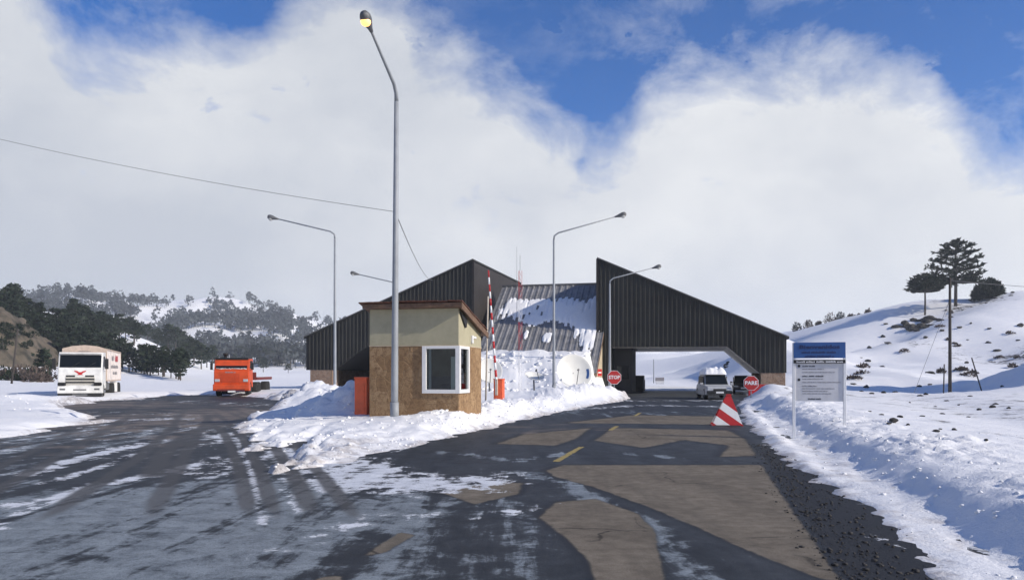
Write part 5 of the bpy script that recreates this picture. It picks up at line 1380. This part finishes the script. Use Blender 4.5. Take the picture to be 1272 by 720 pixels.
# open stand of trees in the valley between the two trucks, and along the foot of the mountain
for k, (px, y, s_) in enumerate(((230, 250, 1.05), (241, 262, 1.2), (250, 255, 1.1), (257, 268, 1.0), (236, 270, .9), (264, 300, 1.1), (247, 300, 1.0))):
    place_tree(xat(px, y), y, s_, 'slender dark araucaria in the open stand between the two trucks', 'trees between the trucks', k % 5)
for k in range(40):
    px = rr.uniform(296, 388); y = rr.uniform(430, 505) + (px - 340) * .25; place_tree(xat(px, y), y, rr.uniform(1.1, 1.6), 'araucaria in the dark belt of trees above the orange truck', 'trees in the belt above the orange truck', None, .3)
for k in range(30):
    px = rr.uniform(150, 275); y = rr.uniform(290, 430); place_tree(xat(px, y), y, rr.uniform(.9, 1.5), 'araucaria in the loose wood between the dark hillside and the mountain', 'trees of the middle wood', None, .3)
for (px, y, s_) in ((292, 400, 1.0), (327, 360, .9), (358, 370, .65), (278, 420, .9), (303, 410, .85)):
    place_tree(xat(px, y), y, s_, 'lone araucaria on the snowfield behind the orange truck', 'lone trees behind the orange truck')
# the mountain wood: nearest hundred-odd as trees of their own, the rest as one far wood
rr = random.Random(123); rs = np.random.RandomState(12)
cpx = rs.uniform(-60, 480, 16000); cd = 430 + 650 * rs.rand(16000) ** .85; ca = np.arctan((cpx - 636) / FPX); cx_, cy_ = cd * np.sin(ca), cd * np.cos(ca)
dens = .26 + 1.25 * fbm(cx_ * .014, cy_ * .014 + 5, 3) - .40 * np.clip((cd - 880) / 200, 0, 2) - .35 * sstep(290, 330, cpx) * sstep(640, 560, cd)
sel = rs.rand(16000) < np.clip(dens, .02, 1); far_pts = list(zip(cx_[sel].tolist(), cy_[sel].tolist()))[:1900]
fx = np.array([p[0] for p in far_pts]); fy = np.array([p[1] for p in far_pts]); fz = H(fx, fy)
order = np.argsort(fy)
fw_ = MB()
for i in order:
    h_ = rr.uniform(8, 15); sp = h_ * rr.uniform(.26, .40); b0 = Vector((float(fx[i]), float(fy[i]), float(fz[i]) - .5))
    fw_.add([b0 + Vector((-.25, 0, 0)), b0 + Vector((.25, 0, 0)), b0 + Vector((0, .2, h_ * .8)), b0 + Vector((0, -.2, 0))], [(0, 1, 2), (1, 3, 2), (3, 0, 2)])
    lo = rr.uniform(.3, .5)
    for q in range(26):
        k = rr.random(); th = rr.uniform(0, 6.283); r_ = sp * math.sqrt(max(1 - k * k, .05)) * rr.uniform(.4, 1.05)
        p = b0 + Vector((math.cos(th) * r_, math.sin(th) * r_, h_ * (lo + (1 - lo) * k)))
        o = Vector((rr.uniform(-1, 1), rr.uniform(-1, 1), rr.uniform(-.5, 1))).normalized() * 2.3; w = o.cross(Vector((rr.uniform(-1, 1), rr.uniform(-1, 1), rr.uniform(-1, 1)))).normalized() * 1.25
        fw_.add([p - w, p + w, p + o], [(0, 1, 2)])
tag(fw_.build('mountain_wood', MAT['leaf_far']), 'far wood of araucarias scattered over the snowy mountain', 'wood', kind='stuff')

# bare brown hillside under the dark wood
def hill_grid(X, Y):
    U = (X + 103.) / 14.5; V = (Y - 150.) / 24; rr2 = np.sqrt(U ** 2 + V ** 2)
    Z = H(X.ravel(), Y.ravel()).reshape(X.shape)
    bump = 10.2 * np.clip(1 - rr2 ** 2.2, -.25, 1) * (1 + .16 * fbm(X * .12, Y * .12, 4)) + 1.0 * fbm(X * .35, Y * .35, 4) - .4
    return np.where(rr2 < 1, Z + bump, Z - 2.0)
def hill_z(x, y): return max(float(hill_grid(np.array([[x]]), np.array([[y]]))[0, 0]), H1(x, y))
def bare_hill():
    n = 90; th = np.linspace(-1, 1, n); U, V = np.meshgrid(th, th); X = -103. + U * 14.5; Y = 150. + V * 24; Z = hill_grid(X, Y)
    mb = MB(); mb.add(list(zip(X.ravel(), Y.ravel(), Z.ravel())), [(j * n + i, j * n + i + 1, (j + 1) * n + i + 1, (j + 1) * n + i) for j in range(n - 1) for i in range(n - 1)], 0, True)
    o = mb.build('hill', MAT['hill']); o['kind'] = 'structure'
bare_hill()
for k in range(16):
    rr = random.Random(300 + k); px = rr.choice((rr.uniform(40, 66), rr.uniform(20, 66), rr.uniform(0, 60))); z = rr.uniform(98, 118); x = xat(px, z)
    bush('scrub_bush', (x, z, H1(x, z) - .1), rr.uniform(.7, 1.5), rr.uniform(.8, 2.2), 150, .42, MAT['scrub'] if k % 3 else MAT['leaf'],
         'leafless brown scrub on the snow slope beside the white truck' if k % 3 else 'dark leafy scrub on the snow slope beside the white truck', 'scrub', 'scrub beside the white truck', seed=500 + k)
for k in range(22):
    rr = random.Random(700 + k); px = rr.uniform(-6, 50); py = rr.uniform(402, 440); zz_ = 138.; x = xat(px, zz_)
    zq = np.linspace(122, 158, 60)[None, :]; xq = xat(px, zq); hq = np.maximum(hill_grid(xq, zq), H(xq.ravel(), zq.ravel()).reshape(xq.shape))
    hitq = hq >= altat(py, zq); q = int(np.argmax(hitq[0])); x, zz_, hz_ = float(xq[0, q]), float(zq[0, q]), float(hq[0, q])
    bush('hill_scrub', (x, zz_, hz_ - .1), rr.uniform(.5, 1.1), rr.uniform(.6, 1.3), 90, .4, MAT['leaf'], 'dark low scrub dotted over the bare brown hillside', 'scrub', 'scrub on the bare hillside', seed=800 + k)
place_tree(xat(54, 120), 120, .62, 'small dark tree at the foot of the bare brown hillside', None, 1)

# ------------------------------------------------------------------ rocks
def rock_mesh(seed):
    import bmesh
    bm = bmesh.new(); bmesh.ops.create_icosphere(bm, subdivisions=2, radius=1)
    off_ = Vector((seed * 7.1, seed * 3.3, seed))
    for v in bm.verts:
        d = mnoise.noise(v.co * 1.1 + off_) * .55 + mnoise.noise(v.co * 2.6 + off_) * .25
        v.co *= (1 + d); v.co.z *= .62
    me = bpy.data.meshes.new('rock'); bm.to_mesh(me); bm.free(); me.materials.append(MAT['rock']); return me
RM = [rock_mesh(k + 1) for k in range(6)]
def put_rock(x, y, s_, label, group, k, g0=None):
    o = bpy.data.objects.new('rock', RM[k % 6]); COL.objects.link(o)
    o.location = (x, y, (H1(x, y) if g0 is None else g0) + s_ * .12); o.rotation_euler = (0, 0, k * 1.7); o.scale = (s_ * (1 + .3 * math.sin(k * 2.3)), s_, s_ * (.8 + .3 * math.cos(k)))
    return tag(o, label, 'rock', group)
rr = random.Random(61); k = 0
for (px, py, sp) in ((1110, 523, 9), (1118, 518, 7), (1104, 527, 5), (1163, 536, 8), (1168, 533, 4), (1185, 534, 5), (1076, 481, 6), (1083, 489, 5), (1060, 477, 5), (1070, 486, 4), (1112, 487, 5), (1098, 488, 5), (1150, 490, 5),
                     (1143, 492, 5), (1176, 498, 5), (1162, 505, 4), (1205, 492, 4), (1216, 509, 5), (1233, 506, 6), (1237, 502, 4), (1203, 518, 4), (1170, 514, 5), (1146, 517, 5), (1130, 500, 3), (1253, 507, 4), (1225, 548, 4), (1191, 503, 3), (1095, 515, 5), (1080, 511, 4), (1128, 528, 4), (1245, 480, 3), (1142, 481, 5), (1155, 478, 4)):
    x, y, z = ground_hit(px, py); k += 1
    put_rock(x, y, sp * y / FPX * .62, 'dark stone poking out of the snow below the bare utility pole', 'stones on the snow below the utility pole', k)
for k2 in range(26):
    px, py = (rr.gauss(1146, 17), 0); z = rr.uniform(158, 168); x = xat(px, z)
    put_rock(x, z, rr.uniform(.5, 1.25), 'dark rock of the outcrop under the umbrella araucaria', 'rocks of the outcrop', k2)
for k2 in range(14):
    z = rr.uniform(166, 173); x = xat(rr.uniform(1170, 1262), z)
    put_rock(x, z, rr.uniform(.25, .6), 'stone scattered on the crest around the tall araucaria', 'stones on the crest', k2 + 2)
for k2 in range(12):
    z = rr.uniform(112, 126); x = 30 + rr.uniform(0, 6.5) + (z - 118) * .1
    put_rock(x, z, rr.uniform(.25, .6), 'dark rock on the snow spur seen through the hall', 'rocks seen through the hall', k2 + 3)
for k2 in range(34):
    rq = random.Random(900 + k2); px, py = rq.uniform(1060, 1268), rq.uniform(398, 470); x, y, z = ground_hit(px, py, 40., 200., 900)
    if k2 % 2: put_rock(x, y, rq.uniform(.2, .55), 'small dark rock on the open snow slope above the utility pole', 'rocks on the slope above the utility pole', k2)
    else: bush('slope_scrub', (x, y, z - .08), rq.uniform(.35, .9), rq.uniform(.25, .6), 110, .3, MAT['scrub'], 'low brown scrub on the open snow slope above the utility pole', 'scrub', 'scrub on the slope above the utility pole', seed=950 + k2)
x, y, z = ground_hit(1078, 449); put_rock(x, y, .6, 'single dark rock on the open snow slope behind the notice board', None, 2)

# ------------------------------------------------------------------ broken snow and gravel
def scatter(name, label, cat, pts, material, sub=1):
    import bmesh
    bm = bmesh.new(); bmesh.ops.create_icosphere(bm, subdivisions=1, radius=1); base = np.array([v.co[:] for v in bm.verts]); faces = [tuple(v.index for v in f.verts) for f in bm.faces]; bm.free()
    rs = np.random.RandomState(3); V = []; F = []
    for i, (x, y, z, s_) in enumerate(pts):
        q = base * (1 + rs.uniform(-.35, .35, (len(base), 1))) * s_ * np.array([rs.uniform(.7, 1.4), rs.uniform(.7, 1.4), rs.uniform(.45, .85)])
        th = rs.uniform(0, 6.28); c, sn = math.cos(th), math.sin(th); q = np.stack([q[:, 0] * c - q[:, 1] * sn, q[:, 0] * sn + q[:, 1] * c, q[:, 2]], 1) + np.array([x, y, z])
        F.extend([tuple(a + i * len(base) for a in f) for f in faces]); V.append(q)
    me = bpy.data.meshes.new(name); me.from_pydata(np.concatenate(V).tolist(), [], F); me.materials.append(material); me.polygons.foreach_set('use_smooth', [True] * len(me.polygons)); me.update()
    o = bpy.data.objects.new(name, me); COL.objects.link(o); return tag(o, label, cat, kind='stuff')
rs = np.random.RandomState(9); P = []
def clods(n, f, lo, hi, p=2.2):
    xy = np.array([f() for _ in range(n)]); z = H(xy[:, 0], xy[:, 1])
    for (x, y), zz_ in zip(xy, z):
        if zz_ < .015: continue
        s_ = lo + (hi - lo) * rs.rand() ** p; P.append((x, y, zz_ + s_ * .15, s_))
clods(1500, lambda: st(rs.uniform(5, 46), 3.2 + rs.normal(0, .7)), .006, .036, 3)
clods(160, lambda: st(rs.uniform(6, 30), rs.uniform(3.5, 8)), .008, .025, 3)
clods(900, lambda: st(rs.uniform(20, 58), -7.3 + rs.normal(0, .5)), .012, .065, 3)
clods(500, lambda: (rs.normal(-6.2, 2.2), rs.normal(26, 4)), .01, .07, 3)
clods(700, lambda: (rs.normal(-3.2, 1.8), rs.normal(17, 2.6)), .01, .045, 3)
clods(500, lambda: st(rs.uniform(48, 61), rs.uniform(-18.5, -9)), .04, .22, 3)
clods(200, lambda: (rs.normal(-24, 4), rs.normal(36, 4)), .015, .06, 3)
clods(200, lambda: (rs.normal(-13, 2.6), rs.normal(43, 3)), .03, .12, 3)
scatter('snow_clods', 'broken lumps of ploughed snow', 'snow', P, MAT['snow'])
P = []
for _ in range(2600):
    s = 5.5 + 14 * rs.rand() ** 1.4; t = 1.02 + abs(rs.normal(0, .42)) - .25 * rs.rand() ** 4; x, y = st(s, t); sz = .004 + .022 * rs.rand() ** 5; zz_ = max(H1(x, y), 0) if False else 0.0
    P.append((x, y, .004, sz))
scatter('gravel', 'dark loose gravel on the road shoulder', 'gravel', P, MAT['rock'])

# ------------------------------------------------------------------ the cold air
mb = MB(); mb.box(-3400, 3400, -400, 4500, float(HMIN) - 1, float(HMAX) + 14)
hz = mb.build('haze', MAT['snow']); hz['kind'] = 'stuff'
hm = bpy.data.materials.new('cold_air'); hm.use_nodes = True; hn, hl = hm.node_tree.nodes, hm.node_tree.links; hn.clear()
ho = N(hn, 'ShaderNodeOutputMaterial'); hv = N(hn, 'ShaderNodeVolumePrincipled')
hv.inputs['Color'].default_value = (.90, .95, 1.0, 1); hv.inputs['Density'].default_value = HAZE; hv.inputs['Anisotropy'].default_value = .2
hl.new(hv.outputs[0], ho.inputs['Volume']); hz.data.materials.clear(); hz.data.materials.append(hm)
